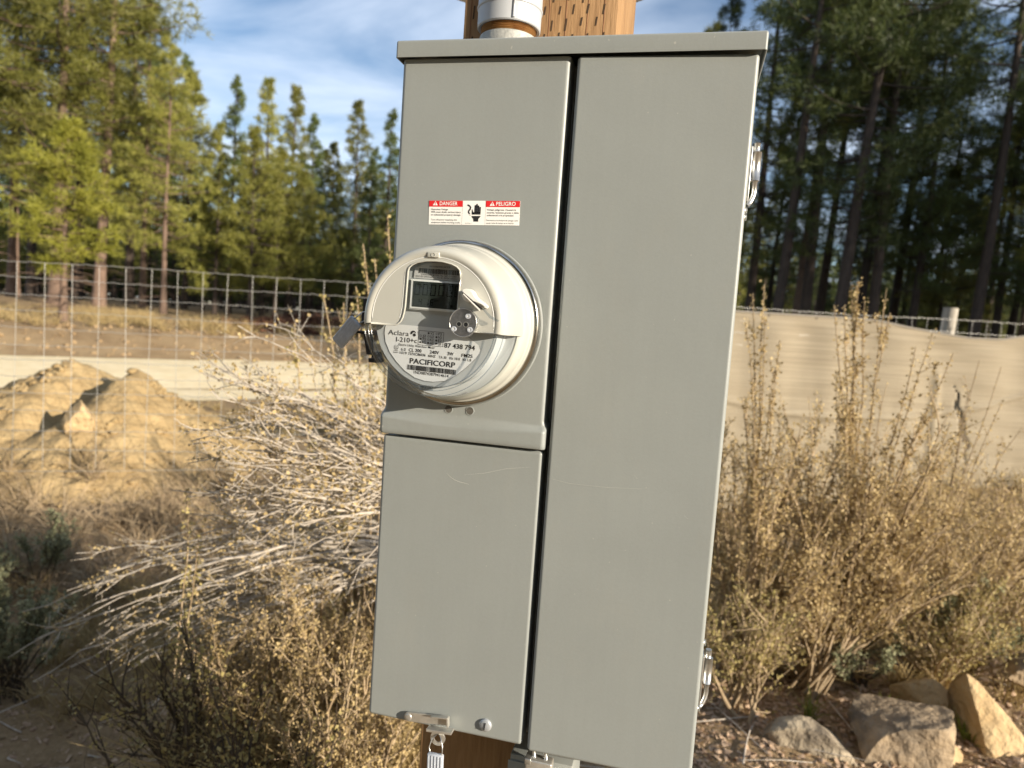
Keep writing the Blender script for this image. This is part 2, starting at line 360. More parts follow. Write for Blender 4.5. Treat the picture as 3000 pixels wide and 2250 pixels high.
def cover(name, x0, x1, z0, z1, d, r, parent=panel):
    bm = box_bm(x0, x1, -d, .027, z0, z1, 0)
    ed = [e for e in bm.edges if not all(abs(v.co.y-.027) < 1e-6 for v in e.verts)]
    bmesh.ops.bevel(bm, geom=ed, offset=r, segments=5, affect='EDGES', profile=.5)
    return wn(bm_obj(name, bm, 'paint', parent, smooth=True, angle=60))
lowc = cover('lower_cover', .0008, .1962, -.7845, -.4338, -.0002, .0044)
door = cover('door', .2032, .3902, -.7872, -.0008, .0002, .0044)
door.matrix_local = Matrix.Translation((.3902, 0, 0)) @ Matrix.Rotation(R(.9), 4, 'Z') @ Matrix.Translation((-.3902, 0, 0))
# lid: a folded sheet cap with front and side flanges
def lid():
    x0, x1, y0, y1, z0, z1 = -.0052, .3962, -.0075, .120, -.0003, .0185
    bm = box_bm(x0, x1, y0, y1, z0, z1)
    bot = [f for f in bm.faces if f.normal.z < -.5]; bmesh.ops.delete(bm, geom=bot, context='FACES_ONLY')
    bmesh.ops.bevel(bm, geom=[e for e in bm.edges if len(e.link_faces) == 2], offset=.0026, segments=4, affect='EDGES', profile=.5)
    o = bm_obj('lid', bm, 'paint', panel, smooth=True, angle=50)
    s = o.modifiers.new('sheet', 'SOLIDIFY'); s.thickness = .0016; s.offset = -1
    return wn(o)
lid_o = lid()
# scratches and scuffs in the enamel (thin shallow chips of bare primer)
M['chip'] = mat('enamel_chip', (.50, .50, .47), .6)
def scratch(parent, pts, wdt=.0004, d=.0006):
    V = []; F = []
    for i, (x, z) in enumerate(pts):
        ww = wdt*(.3 if i in (0, len(pts)-1) else 1)
        V += [(x, -d, z+ww/2), (x+ww*.2, -d, z-ww/2)]
    F = [(2*i, 2*i+1, 2*i+3, 2*i+2) for i in range(len(pts)-1)]
    return mesh_obj('scratch', V, F, 'chip', parent)
scratch(lowc, [(.0836, -.4714), (.088, -.4752), (.094, -.4785), (.100, -.4800), (.112, -.4815)], .0006, .00005)
scratch(lowc, [(.050, -.477), (.0515, -.4815)], .0005, .00005)
scratch(lowc, [(.105, -.4711), (.13, -.466), (.155, -.458), (.185, -.4525)], .00025, .00005)
scratch(door, [(.205, -.462), (.23, -.4655), (.27, -.4650), (.31, -.462)], .00025, .0009)
scratch(door, [(.352, -.498), (.3535, -.502)], .0005, .0009)
scratch(door, [(.357, -.486), (.361, -.489)], .0005, .0009)
scratch(door, [(.300, -.448), (.304, -.4515)], .0004, .0009)
for k in range(16):
    z = -.448-.04*rng.random()**1.2 if k < 10 else -.50-.03*rng.random()
    x = .0055+.006*rng.random(); scratch(lowc, [(x, z), (x+.002*rng.normal(), z-.003*rng.random()-.001)], .0007*rng.random()+.0003, .00005)
for k in range(7):
    x = .190+.002*rng.random(); z = -.452-.02*rng.random(); scratch(lowc, [(x, z), (x+.001, z-.002)], .0005, .00005)
scratch(up, [(.1075, -.0385), (.1077, -.0405)], .0014, .0002)
# blind holes under the meter
def disc(name, x, z, r, d0, d1, material, parent, seg=24, dome=0.0):
    V = []; F = []
    rings = [(r, d0), (r, d1)] if not dome else [(r, d0)]+[(r*math.cos(a), d1+dome*math.sin(a)) for a in np.linspace(0, math.pi/2*.93, 6)]
    for rr, dd in rings:
        V += [(x+rr*math.cos(t), -dd, z+rr*math.sin(t)) for t in np.arange(seg)*2*math.pi/seg]
    for i in range(len(rings)-1):
        F += [(i*seg+j, i*seg+(j+1) % seg, (i+1)*seg+(j+1) % seg, (i+1)*seg+j) for j in range(seg)]
    F.append(tuple(range((len(rings)-1)*seg, len(rings)*seg)))
    o = mesh_obj(name, V, F, material, parent); o.data.polygons.foreach_set('use_smooth', [len(p.vertices) == 4 and dome > 0 for p in o.data.polygons]); return o
M['plug'] = mat('dull_plug', (.085, .078, .066), .7, var=.3, scale=300)
for x, z in ((.0812, -.3960), (.1072, -.3957)):
    p = disc('knockout_plug', x, z, .0047, -.002, .0004, 'plug', up); 
    tube('plug_rim', [(x+.0047*math.cos(t), -.0002, z+.0047*math.sin(t)) for t in np.linspace(0, 2*math.pi, 25)], .0005, 'paint', p, 5, False)
# cover screw, latch strap with its eye
scr = disc('cover_screw', .1514, -.7672, .0076, -.001, .0012, 'screw', lowc, 28, dome=.0030)
box('screw_slot', -.0006, .0006, -.0006, .0006, -.0042, .0042, 'dark', scr).matrix_local = Matrix.Translation((.1514, -.0042, -.7672)) @ Matrix.Rotation(R(8), 4, 'Y')
def poly_extrude(name, pts, d0, d1, material, parent, bev=0.0, smooth=False):
    bm = bmesh.new(); f = bm.faces.new([bm.verts.new((x, -d0, z)) for x, z in pts])
    r_ = bmesh.ops.extrude_face_region(bm, geom=[f]); vs = [g for g in r_['geom'] if isinstance(g, bmesh.types.BMVert)]
    for v in vs: v.co.y = -d1
    bm.faces.ensure_lookup_table()
    if bev:
        top = [e for e in bm.edges if all(abs(v.co.y+d1) < 1e-7 for v in e.verts)]
        bmesh.ops.bevel(bm, geom=top, offset=bev, segments=2, affect='EDGES')
    return bm_obj(name, bm, material, parent, smooth=bev > 0, angle=35)
a0 = math.atan2(.0045, .0505)
def strap_pt(s, t): return (.0555+s*math.cos(a0)-t*math.sin(a0), -.7748+s*math.sin(a0)+t*math.cos(a0))
sp = [strap_pt(.0056*math.cos(t)*1, .0056*math.sin(t)) for t in np.linspace(math.pi/2, 3*math.pi/2, 12)] + [strap_pt(.052, -.0056), strap_pt(.052, .0056)]
strap = poly_extrude('latch_strap', sp, .0022, .0044, 'zinc', lowc, bev=.0004)
disc('rivet', .0555, -.7748, .0045, .0044, .0050, 'zinc', strap, 20, dome=.0012)
poly_extrude('hook', [strap_pt(.030, .0056), strap_pt(.052, .0056), strap_pt(.052, .0072), strap_pt(.033, .0072)], .0044, .0105, 'zinc', strap, bev=.0003)
poly_extrude('hook_lip', [strap_pt(.0505, -.0056), strap_pt(.052, -.0056), strap_pt(.052, .0056), strap_pt(.0505, .0056)], .0044, .0095, 'zinc', strap)
bx_ = poly_extrude('eye_shelf', [(.081, -.7822), (.1125, -.7800), (.1125, -.7832), (.081, -.7852)], -.012, .0100, 'zinc', lowc, bev=.0005)
def ring_plate(name, x, z, r0, r1, d0, d1, material, parent):
    V = []; F = []; n = 32
    for rr, dd in ((r1, d0), (r1, d1), (r0, d1), (r0, d0)):
        V += [(x+rr*math.cos(t), -dd, z+rr*math.sin(t)) for t in np.arange(n)*2*math.pi/n]
    for i in range(4):
        F += [(i*n+j, i*n+(j+1) % n, ((i+1) % 4)*n+(j+1) % n, ((i+1) % 4)*n+j) for j in range(n)]
    return mesh_obj(name, V, F, material, parent)
ring_plate('eye', .0945, -.7935, .0050, .0092, .0030, .0048, 'zinc', bx_)
# hinges on the door's right-hand side
def hinge(z0):
    h = box('hinge', .3903, .3922, .004, .026, z0-.060, z0-.004, 'galv', panel, bev=.0006)
    tube('barrel', [(.3975, .014, z0-.0375), (.3975, .014, z0-.008)], .0045, 'galv', h, 20)
    tube('pin', [(.3965, .014, z0-.010), (.3965, .014, z0+.001)], .0034, 'galv', h, 16)
    tube('rod', [(.3978, .014, z0-.037), (.3978, .014, z0-.050), (.3968, .013, z0-.055), (.3945, .011, z0-.0605), (.3915, .009, z0-.064)], .0026, 'galv', h, 12)
    return h
hinge(-.0885); hinge(-.637)
for z in (-.1575, -.1645, -.6275, -.7030):
    bo = tube('bolt_head', [(.3900, .010, z), (.3925, .010, z)], .0036, 'galv', panel, 6)

# ------------------------------------------------------------------ lettering (flat print)
_font_cache = {}
def text_raw(s, bold=0.0, shear=0.0):
    k = (s, bold, shear)
    cu = bpy.data.curves.new('t', 'FONT'); cu.body = s; cu.size = 1; cu.offset = bold; cu.shear = shear; cu.resolution_u = 3
    o = bpy.data.objects.new('t', cu); C.objects.link(o); dg = bpy.context.evaluated_depsgraph_get()
    me = bpy.data.meshes.new_from_object(o.evaluated_get(dg))
    V = np.array([v.co[:] for v in me.vertices]).reshape(-1, 3)[:, :2]; F = [tuple(p.vertices) for p in me.polygons]
    bpy.data.objects.remove(o); bpy.data.curves.remove(cu); bpy.data.meshes.remove(me)
    return V, F
class Print:
    def __init__(s): s.V = []; s.F = []; s.n = 0
    def text(s, t, x0, x1, z, h, bold=.0, shear=0., slope=0., cap=.70):
        V, F = text_raw(t, bold, shear); a, b = V[:, 0].min(), V[:, 0].max()
        X = x0+(V[:, 0]-a)/(b-a)*(x1-x0); Z = z+V[:, 1]*h/cap+(X-x0)*slope; s.put(X, Z, F)
    def put(s, X, Z, F):
        s.V += list(zip(X, Z)); s.F += [tuple(i+s.n for i in f) for f in F]; s.n = len(s.V)
    def poly(s, pts): s.put([p[0] for p in pts], [p[1] for p in pts], [tuple(range(len(pts)))])
    def rect(s, x0, x1, z0, z1, slope=0., xr=0.): s.poly([(x0, z0+(x0-xr)*slope), (x1, z0+(x1-xr)*slope), (x1, z1+(x1-xr)*slope), (x0, z1+(x0-xr)*slope)])
    def disc(s, x, z, r, n=16): s.poly([(x+r*math.cos(t), z+r*math.sin(t)) for t in np.arange(n)*2*math.pi/n])
    def ring(s, x, z, r, wdt, n=24):
        t = np.arange(n)*2*math.pi/n; X = list(x+r*np.cos(t))+list(x+(r-wdt)*np.cos(t)); Z = list(z+r*np.sin(t))+list(z+(r-wdt)*np.sin(t))
        s.put(X, Z, [(j, (j+1) % n, n+(j+1) % n, n+j) for j in range(n)])
    def line(s, pts, wdt):
        p = np.asarray(pts, float); d = np.gradient(p, axis=0); d /= np.linalg.norm(d, axis=1)[:, None]; q = np.stack([-d[:, 1], d[:, 0]], 1)*wdt/2
        A = p+q; B = p-q; n = len(p); s.put(list(A[:, 0])+list(B[:, 0]), list(A[:, 1])+list(B[:, 1]), [(i, i+1, n+i+1, n+i) for i in range(n-1)])
    def obj(s, name, d, material, parent): return mesh_obj(name, [(x, -d, z) for x, z in s.V], s.F, material, parent)

# warning sticker on the upper cover
SL = .0215
st = poly_extrude('warning_sticker', [(.0434, -.1850), (.1505, -.1826), (.1500, -.1556), (.0427, -.1580)], -.0002, .00035, 'stk_white', panel)
st['label'] = 'red and white danger and peligro warning sticker with black hand symbol'
p = Print()
for x0, x1, za in ((.0428, .0833, -.1580), (.1104, .1500, -.1565)):
    p = Print(); p.poly([(x0, za), (x1, za+(x1-x0)*SL), (x1+.0002, za+(x1-x0)*SL-.0068), (x0+.0002, za-.0068)])
    p.obj('red_header', .00055, 'stk_red', st)
p = Print(); p.text('DANGER', .0556, .0771, -.1629, .0042, .012, slope=.02); p.obj('lettering', .00075, 'stk_white', st)
p = Print(); p.text('PELIGRO', .1226, .1451, -.1615, .0042, .012, slope=.02); p.obj('lettering', .00075, 'stk_white', st)
for x, z in ((.0474, -.1632), (.1151, -.1620)):
    p = Print(); p.poly([(x, z), (x+.0059, z+.0001), (x+.0030, z+.0050)]); p.obj('warning_triangle', .00075, 'stk_white', st)
    p = Print(); p.rect(x+.0026, x+.0034, z+.0016, z+.0038); p.rect(x+.0026, x+.0034, z+.0006, z+.0012); p.obj('exclamation_mark', .0009, 'stk_red', st)
p = Print()
for t, x0, x1, z, h, b in (('Hazardous Voltage.', .0455, .0665, -.1686, .0019, .006), ('Will cause death, serious injury', .0456, .0815, -.1716, .0019, .006), ('or substantial property damage.', .0458, .0819, -.1747, .0019, .006),
                           ('Turn off power supplying this', .0462, .0775, -.1802, .0018, 0), ('equipment before working inside.', .0464, .0817, -.1833, .0018, 0),
                           ('Voltaje peligroso. Causará la', .1122, .1460, -.1673, .0019, .006), ('muerte, lesiones graves o daño', .1124, .1496, -.1704, .0019, .006), ('substancial a la propiedad.', .1126, .1440, -.1734, .0019, .006),
                           ('Desconecte el suministro de energía a este', .1122, .1491, -.1789, .0018, 0), ('equipo antes de trabajar en su interior.', .1124, .1447, -.1819, .0018, 0), ('491059 Rev. 1', .0873, .0953, -.1826, .0009, 0)):
    p.text(t, x0, x1, z, h, b, slope=.02)
p.rect(.0832, .08335, -.1842, -.1575); p.rect(.1107, .11085, -.1836, -.1569)
p.obj('lettering', .00055, 'ink', st)
p = Print()                                    # shocked-hand pictogram
p.poly([(.0972, -.1800), (.1028, -.1799), (.1028, -.1770), (.0968, -.1771)])
p.poly([(.0968, -.1771), (.1028, -.1770), (.1052, -.1742), (.1050, -.1735), (.0946, -.1738), (.0950, -.1752)])
p.poly([(.0948, -.1722), (.1050, -.1720), (.1050, -.1690), (.0948, -.1698)])
for x, zt, hw in ((.0984, -.1616, .00088), (.1003, -.1601, .00090), (.1022, -.1618, .00088), (.1042, -.1634, .00082)):
    p.rect(x-hw, x+hw, -.1700, zt-hw); p.disc(x, zt-hw, hw, 12)
p.poly([(.0948, -.1722), (.0975, -.1722), (.0962, -.1690), (.0952, -.1664), (.0945, -.1668)])
p.line([(.0890, -.1617), (.0915, -.1626), (.0929, -.1643), (.0924, -.1664), (.0909, -.1682), (.0908, -.1700), (.0922, -.1716)], .0017)
p.line([(.0921, -.1724), (.0927, -.1731), (.0936, -.1728)], .0004)
p.obj('hand_symbol', .00055, 'ink', st)

# =================================================================== ELECTRIC METER
mc = (.0905, -.2960)
meter = empty('electric_meter', (mc[0], 0, ZT+mc[1]), 'round cream electricity meter with digital display, plugged into grey panel', 'electric meter')
def lathe(name, prof, a0, a1, n, material, parent, close=False, smooth=True, angle=32):
    V = []; F = []; k = len(prof); full = abs(a1-a0-2*math.pi) < 1e-6
    m_ = n if full else n+1
    for i in range(m_):
        t = a0+(a1-a0)*i/n
        V += [(r*math.cos(t), -d, r*math.sin(t)) for r, d in prof]
    for i in range(n):
        i1 = (i+1) % m_
        F += [(i*k+j, i1*k+j, i1*k+j+1, i*k+j+1) for j in range(k-1)]
    o = mesh_obj(name, V, F, material, parent)
    bm = bmesh.new(); bm.from_mesh(o.data); bmesh.ops.recalc_face_normals(bm, faces=bm.faces[:]); bm.to_mesh(o.data); bm.free()
    if smooth:
        o.data.polygons.foreach_set('use_smooth', [True]*len(F)); o.data.set_sharp_from_angle(angle=R(angle))
    return o
mm = lambda L: [(a/1000, b/1000) for a, b in L]
PI2 = 2*math.pi
lathe('socket_flange', mm([(95.4, 0.2), (95.2, 1.6), (93.6, 2.6), (90, 2.8)]), 0, PI2, 128, 'paint', meter)
lathe('sealing_ring', mm([(92.4, 2), (94.2, 3), (94.5, 4.2), (93.65, 13), (93.1, 14.4), (92.0, 15.4), (89.6, 16.0), (88.9, 15.4), (88.9, 12)]), 0, PI2, 128, 'ring', meter)
base = lathe('base', mm([(88.6, 8), (88.6, 20.5), (88.0, 22.0), (86.8, 22.6), (86.2, 23.6), (85.6, 30), (83.6, 46), (80.6, 50), (79.4, 51)]), 0, PI2, 128, 'cream', meter)
A_R, A_L = math.asin(-7.2/70), math.pi-math.asin(-5.2/70)
shell_prof = mm([(83.62, 45.9), (82.4, 54), (80.4, 70), (78.4, 86), (77.2, 92.0), (75.8, 95.8), (73.6, 98.4), (70.8, 99.6), (68.4, 99.4), (66.6, 98.6)])
shell = lathe('cover_shell', shell_prof, A_R, A_L, 110, 'cream', meter)
clear_prof = mm([(82.4, 50.5), (80.2, 54), (79.0, 70), (77.6, 86), (76.4, 92.0), (75.0, 95.2), (72.8, 97.4), (70.2, 98.2), (68.0, 98.0), (66.2, 97.2)])
clr = lathe('clear_cover', clear_prof, A_L-PI2, A_R, 110, 'glass', meter)
# front plate of the cream shell: an inverted U round the display window
arc = lambda r, t0, t1, n: [(r*math.cos(t), r*math.sin(t)) for t in np.linspace(t0, t1, n)]
ro = 66.7
win = [(-39.8, -5.4), (-36.6, -4.3), (-33.6, -1.5), (-31.6, 2.8), (-30.4, 8), (-29.6, 14), (-29.0, 34), (-28.6, 50.0), (-27.6, 53.6), (-24.5, 56.6), (-18.7, 59.4), (-8.9, 61.3), (0, 61.6), (8, 61.2), (17.6, 59.2), (23.5, 56.6), (26.8, 53.4), (27.9, 49.6), (27.8, 33), (27.2, 12.4), (26.9, -6.4)]
outer = arc(ro, A_R, A_L, 64)                  # from the right cut over the top to the left cut
pts = [(x/1000, z/1000) for x, z in outer+[(-66.3, -5.25)]+win+[(66.2, -7.0)]]
def flat_poly(name, pts, d, th, material, parent, holes=None):
    bm = bmesh.new(); vs = [bm.verts.new((x, -d, z)) for x, z in pts]; es = [bm.edges.new((vs[i], vs[(i+1) % len(vs)])) for i in range(len(vs))]
    bmesh.ops.triangle_fill(bm, use_beauty=True, edges=es)
    r_ = bmesh.ops.extrude_face_region(bm, geom=bm.faces[:])
    for g in r_['geom']:
        if isinstance(g, bmesh.types.BMVert): g.co.y += th
    return bm_obj(name, bm, material, parent)
fp = flat_poly('front_plate', pts, .0985, .0028, 'cream', shell)
rim = [(x/1000, -.0988, z/1000) for x, z in [(-66, -5.3)]+win]
tube('window_rim', rim, .00085, 'cream', shell, 8)
tube('edge_rim', [(x, -.0988, z) for x, z in [(.0270, -.0068), (.048, -.0069), (.0665, -.0073)]], .0007, 'cream', shell, 8)
tube('groove', [(.0655*math.cos(t), -.0985, .0655*math.sin(t)) for t in np.linspace(A_R+.05, A_L-.02, 60)], .00035, 'frame', shell, 6)
tube('groove', [(x*1.0-.0035*(1 if x < 0 else -1), -.09855, z) for x, z in [(a/1000, b/1000-.0005) for a, b in win[3:8]]], .00022, 'inner', shell, 6)
# skirt of the shell's cut edge (gives the edge its thickness)
for nm, ang in (('cut_edge', A_L), ('cut_edge', A_R)):
    V = []
    for r, d in shell_prof:
        V += [(r*math.cos(ang), -d, r*math.sin(ang)), ((r-.0022)*math.cos(ang), -d+.0016, (r-.0022)*math.sin(ang)-.0001)]
    mesh_obj(nm, V, [(2*i, 2*i+1, 2*i+3, 2*i+2) for i in range(len(shell_prof)-1)], 'cream', shell)
# clear front pane and rims
n = 96; V = [(.0667*math.cos(t), -.0972, .0667*math.sin(t)) for t in np.arange(n)*PI2/n]
mesh_obj('clear_front', V, [tuple(range(n))], 'glass', clr)
for rr, dd in ((.0700, .0984), (.0757, .0950), (.0672, .0976)):
    tube('moulded_rim', [(rr*math.cos(t), -dd, rr*math.sin(t)) for t in np.linspace(A_L-PI2+.01, A_R-.01, 80)], .00055, 'tagclear', clr, 6)
box('moulded_tab', -.0093, .0041, -.0988, -.0930, -.0702, -.0650, 'tagclear', clr, bev=.0006)
disc('tab_pin', -.0026, -.0676, .0009, .0985, .0994, 'tagclear', clr, 12)
lathe('inner_wall', mm([(67.4, 50), (66.8, 84.9)]), 0, PI2, 96, 'inner', meter)
lathe('inner_step', mm([(80.5, 50.2), (67.4, 50.2)]), 0, PI2, 96, 'inner', meter)
npl = mesh_obj('nameplate', [(.0668*math.cos(t), -.0850, .0668*math.sin(t)) for t in np.arange(n)*PI2/n], [tuple(range(n))], 'plate', meter)
# inside shoulders beside the display (grey housing)
lab = [(-35.6, -4.8), (-55.0, -5.2), (-56.3, -9.5), (-56.5, -15.1), (-55.0, -24.0), (-49.5, -34.5), (-41.6, -43.8), (-31.5, -52.8), (-19.8, -59.2), (-9, -61.6), (0.9, -61.9), (14.3, -59.6), (25, -53.5), (36, -44.0), (45.5, -34.0), (49.2, -28.5), (50.0, -25.0), (48.2, -20.8), (45.0, -18.6), (40, -15.5), (30, -9), (20, -6.0)]
labm = [(x/1000, z/1000) for x, z in lab]
bm = bmesh.new(); vs = [bm.verts.new((x, -.0856, z)) for x, z in labm]; es = [bm.edges.new((vs[i], vs[(i+1) % len(vs)])) for i in range(len(vs))]
bmesh.ops.triangle_fill(bm, use_beauty=True, edges=es); bm_obj('printed_label', bm, 'plate2', npl)
p = Print(); TS = -.016
p.line(labm[2:18], .00022)
p.text('Aclara', -.0521, -.0290, -.0160, .0052, -.004, slope=TS)
# round emblem beside the name
th = np.linspace(R(200), R(20), 14); ex, ez = -.0242, -.0132
p.poly([(ex+.0031*math.cos(t), ez+.0030*math.sin(t)) for t in th]+[(ex+.0010+.0020*math.cos(t), ez-.0003+.0016*math.sin(t)) for t in np.linspace(R(20), R(190), 10)])
p.disc(ex+.0014, ez-.0014, .00165, 16)
p.text('I-210+c', -.0428, -.0196, -.0229, .0050, .004, slope=0)
x0, x1, z0, z1 = -.0181, .0092, -.0243, -.0095
for a, b in (((x0, z0), (x1, z0-.0004)), ((x1, z0-.0004), (x1+.0002, z1-.0004)), ((x1+.0002, z1-.0004), (x0+.0002, z1)), ((x0+.0002, z1), (x0, z0))):
    p.line([a, ((a[0]+b[0])/2, (a[1]+b[1])/2), b], .00042)
grid = [[None, ('V2', 1), ('F2', 0)], [('J2', 0), ('U2', 0), ('N2', 1)], [('T2', 1), ('K2', 0), ('E2', 1)], [('R2', 1), ('A2', 1), ('Q2', 1)]]
for i, row in enumerate(grid):
    for j, c in enumerate(row):
        if not c: continue
        x = (-.0157, -.0072, .0016)[j]; z = -.0117-.00335*i+(j-1)*-.0002
        (p.disc if c[1] else (lambda a, b, r: p.ring(a, b, r, .0003)))(x, z, .00105)
        p.text(c[0], x+.0019, x+.0058, z-.0012, .0025, .012)
p.text('87 438 794', .0107, .0438, -.0251, .0048, .014, slope=TS)
p.text('Electric Utility Watt-hour Meter', -.0401, .0008, -.0268, .0024, .004, shear=.25, slope=TS)
for t, a, b, z, h, bo in (('6.0', -.0367, -.0315, -.0319, .0030, 0), ('CL 200', -.0280, -.0139, -.0321, .0034, .010), ('240V', -.0047, .0055, -.0326, .0034, .010), ('3W', .0146, .0213, -.0328, .0034, .010), ('FM2S', .0300, .0419, -.0333, .0034, .010),
                      ('1019', -.0379, -.0302, -.0355, .0028, .002), ('727XC86036', -.0285, -.0092, -.0357, .0026, .010), ('60HZ', -.0062, .0020, -.0363, .0026, .008), ('TA 30', .0054, .0139, -.0367, .0026, .008), ('Kh 10.0', .0172, .0286, -.0369, .0026, .008), ('Kt 1.0', .0316, .0406, -.0372, .0026, .008)):
    p.text(t, a, b, z, h, bo, slope=TS)
p.ring(-.0424, -.0289, .0025, .0003); p.text('UL', -.0438, -.0410, -.0302, .0024, .010); p.text('LISTED', -.0448, -.0400, -.0330, .0010, .010); p.text('E382879', -.0452, -.0396, -.0348, .0010, .010)
p.text('PACIFICORP', -.0263, .0238, -.0443, .0054, .016, slope=TS)
xx = -.0289; rb = random.Random(3)
while xx < .0250:
    wd = rb.choice((.00022, .00034, .0005, .0007)); p.rect(xx, xx+wd, -.0511, -.0459, TS*1.6, -.0289); xx += wd+rb.choice((.00016, .00022, .00032))
p.text('1ND08743879414614', -.0211, .0174, -.0548, .0031, .002, slope=-.030)
p.obj('lettering', .0859, 'ink', npl)
# display
fr = poly_extrude('display_frame', [(-.0293, .0120), (.0262, .0112), (.0262, .0424), (-.0290, .0429)], .0852, .0900, 'frame', meter, bev=.0012)
lcd = poly_extrude('display', [(-.0258, .0147), (.0232, .0138), (.0235, .0404), (-.0254, .0410)], .0900, .0903, 'lcd', meter)
p = Print()
def seg7(x, z, w_, h_, segs, t, lean=.04):
    hh = h_/2
    def q(pts): p.poly([(x+a+lean*(b), z+b) for a, b in pts])
    g = t*.25
    if 'a' in segs: q([(g, h_-t), (w_-g, h_-t), (w_, h_), (0, h_)])
    if 'd' in segs: q([(0, 0), (w_, 0), (w_-g, t), (g, t)])
    if 'g' in segs: q([(g, hh-t/2), (w_-g, hh-t/2), (w_-g, hh+t/2), (g, hh+t/2)])
    if 'f' in segs: q([(0, hh+g), (t, hh+g), (t, h_-g), (0, h_-g)])
    if 'b' in segs: q([(w_-t, hh+g), (w_, hh+g), (w_, h_-g), (w_-t, h_-g)])
    if 'e' in segs: q([(0, g), (t, g), (t, hh-g), (0, hh-g)])
    if 'c' in segs: q([(w_-t, g), (w_, g), (w_, hh-g), (w_-t, hh-g)])
for k, x in enumerate((-.0238, -.0150, -.0064, .0024, .0113, .0198)):
    seg7(x, .0268, (.0058 if k < 5 else .0030), .0116, 'abcdef', .00095)
p.rect(.0008, .0018, .0266, .0276)
for x, sg in ((-.0186, 'fgbc'), (-.0108, 'bc'), (-.0060, 'acdefg')): seg7(x, .0169, .0034, .0063, sg, .0007)
p.text('kW', -.0012, .0036, .0210, .0020, .004); p.rect(.0160, .0186, .0160, .0184)
p.obj('digits', .0905, 'seg', lcd)
tl = poly_extrude('serial_label', [(-.0270, .0444), (.0262, .0436), (.0262, .0540), (.0160, .0592), (0, .0612), (-.0160, .0594), (-.0262, .0545)], .0852, .0862, 'silver', meter)
p = Print(); xx = -.0217
while xx < .0235:
    wd = rb.choice((.0003, .00045, .0008)); p.rect(xx, xx+wd, .0496, .0546, -.012, -.02); xx += wd+rb.choice((.0003, .00045))
p.text('0013500300C0CCE', -.0105, .0123, .0560, .0017, .006); p.text('CONTAINS MODEL No. NIC 511-0301', -.0188, .0194, .0476, .0016, .006, slope=-.02); p.text('FCC ID: OWS-NIC511-03, IC: 5975A-NIC511', -.0245, .0202, .0455, .0016, .006, slope=-.02)
p.obj('lettering', .0865, 'ink', tl)
# moulded stamp, optical port, reset lever
sp_ = box('moulded_stamp', -.0080, .0046, -.1006, -.0960, .0649, .0702, 'cream', meter, bev=.0006)
tube('stamp_ring', [(-.0018+.0020*math.cos(t), -.1008, .0675+.0020*math.sin(t)) for t in np.linspace(0, PI2, 20)], .0003, 'cream', sp_, 6)
port = disc('optical_port', .0345, .0016, .0143, .0950, .1022, 'port', meter, 48)
tube('port_rim', [(.0345+.0141*math.cos(t), -.1022, .0016+.0141*math.sin(t)) for t in np.linspace(0, PI2, 49)], .0005, 'galv', port, 6, False)
for x, z in ((.0396, .0085), (.0255, -.0051), (.0424, -.0048)):
    ring_plate('port_boss', x, z, .0014, .0026, .1022, .1034, 'tagplastic', port); disc('boss_pin', x, z, .0012, .1022, .1030, 'frame', port, 12)
for x in (.0304, .0377):
    disc('port_hole', x, .0000, .0022, .1021, .10235, 'dark', port, 18); ring_plate('hole_rim', x, .0000, .0022, .0028, .1021, .1028, 'galv', port)
M['white'] = mat('white_plastic', (.74, .73, .68), .3, coat=.2)
lv = poly_extrude('reset_lever', mm([(32.6, 31.8), (33.8, 34.2), (37, 35.4), (41.6, 35.0), (45.0, 32.4), (47.2, 28.4), (50.6, 25.6), (56.0, 22.4), (59.6, 19.4), (58.4, 17.4), (53.0, 20.2), (46.0, 22.4), (39.6, 22.0), (35.2, 24.2), (33.0, 28.0)]), .0990, .1080, 'white', meter, bev=.0012)
poly_extrude('lever_slot', mm([(33.4, 31.0), (34.6, 31.8), (55.2, 16.8), (54.4, 15.8)]), .1075, .1086, 'dark', lv)
poly_extrude('lever_tongue', mm([(34.6, 29.6), (35.4, 30.4), (53.6, 15.6), (52.6, 14.4)]), .1075, .1096, 'white', lv, bev=.0003)
poly_extrude('lever_tag', mm([(54.2, 16.8), (55.6, 17.6), (64.0, 10.2), (72.4, 6.6), (71.6, 4.6), (62.4, 8.2)]), .1040, .1062, 'tagclear', lv)
# ring lock at the side
def mseg(name, pts, d0, d1, material, parent): return poly_extrude(name, mm(pts), d0, d1, material, parent, bev=.0003)
lk = mseg('ring_lock', [(-99.8, 20.4), (-93.5, 20.4), (-93.5, 17.2), (-95.8, 16.8), (-96.2, -7.2), (-100.6, -7.2), (-101.0, 3), (-99.8, 8)], .036, .050, 'dark', meter)
mseg('lock_arm', [(-107.4, -15.8), (-86, -15.6), (-86, -19.4), (-96, -19.6), (-99.0, -19.0), (-107.4, -18.2)], .036, .050, 'dark', lk)
mseg('lock_leg', [(-97.6, -19.5), (-92.5, -19.5), (-90.6, -38.5), (-86, -38.6), (-86, -41.4), (-92.8, -41.4)], .036, .050, 'dark', lk)
mseg('lock_foot', [(-90.2, -45.2), (-80, -45.2), (-80, -49.8), (-89.8, -49.8)], .034, .050, 'dark', lk)
mseg('lock_spine', [(-88.6, -38), (-84, -38), (-80, -49), (-88.4, -49)], .030, .046, 'dark', lk)

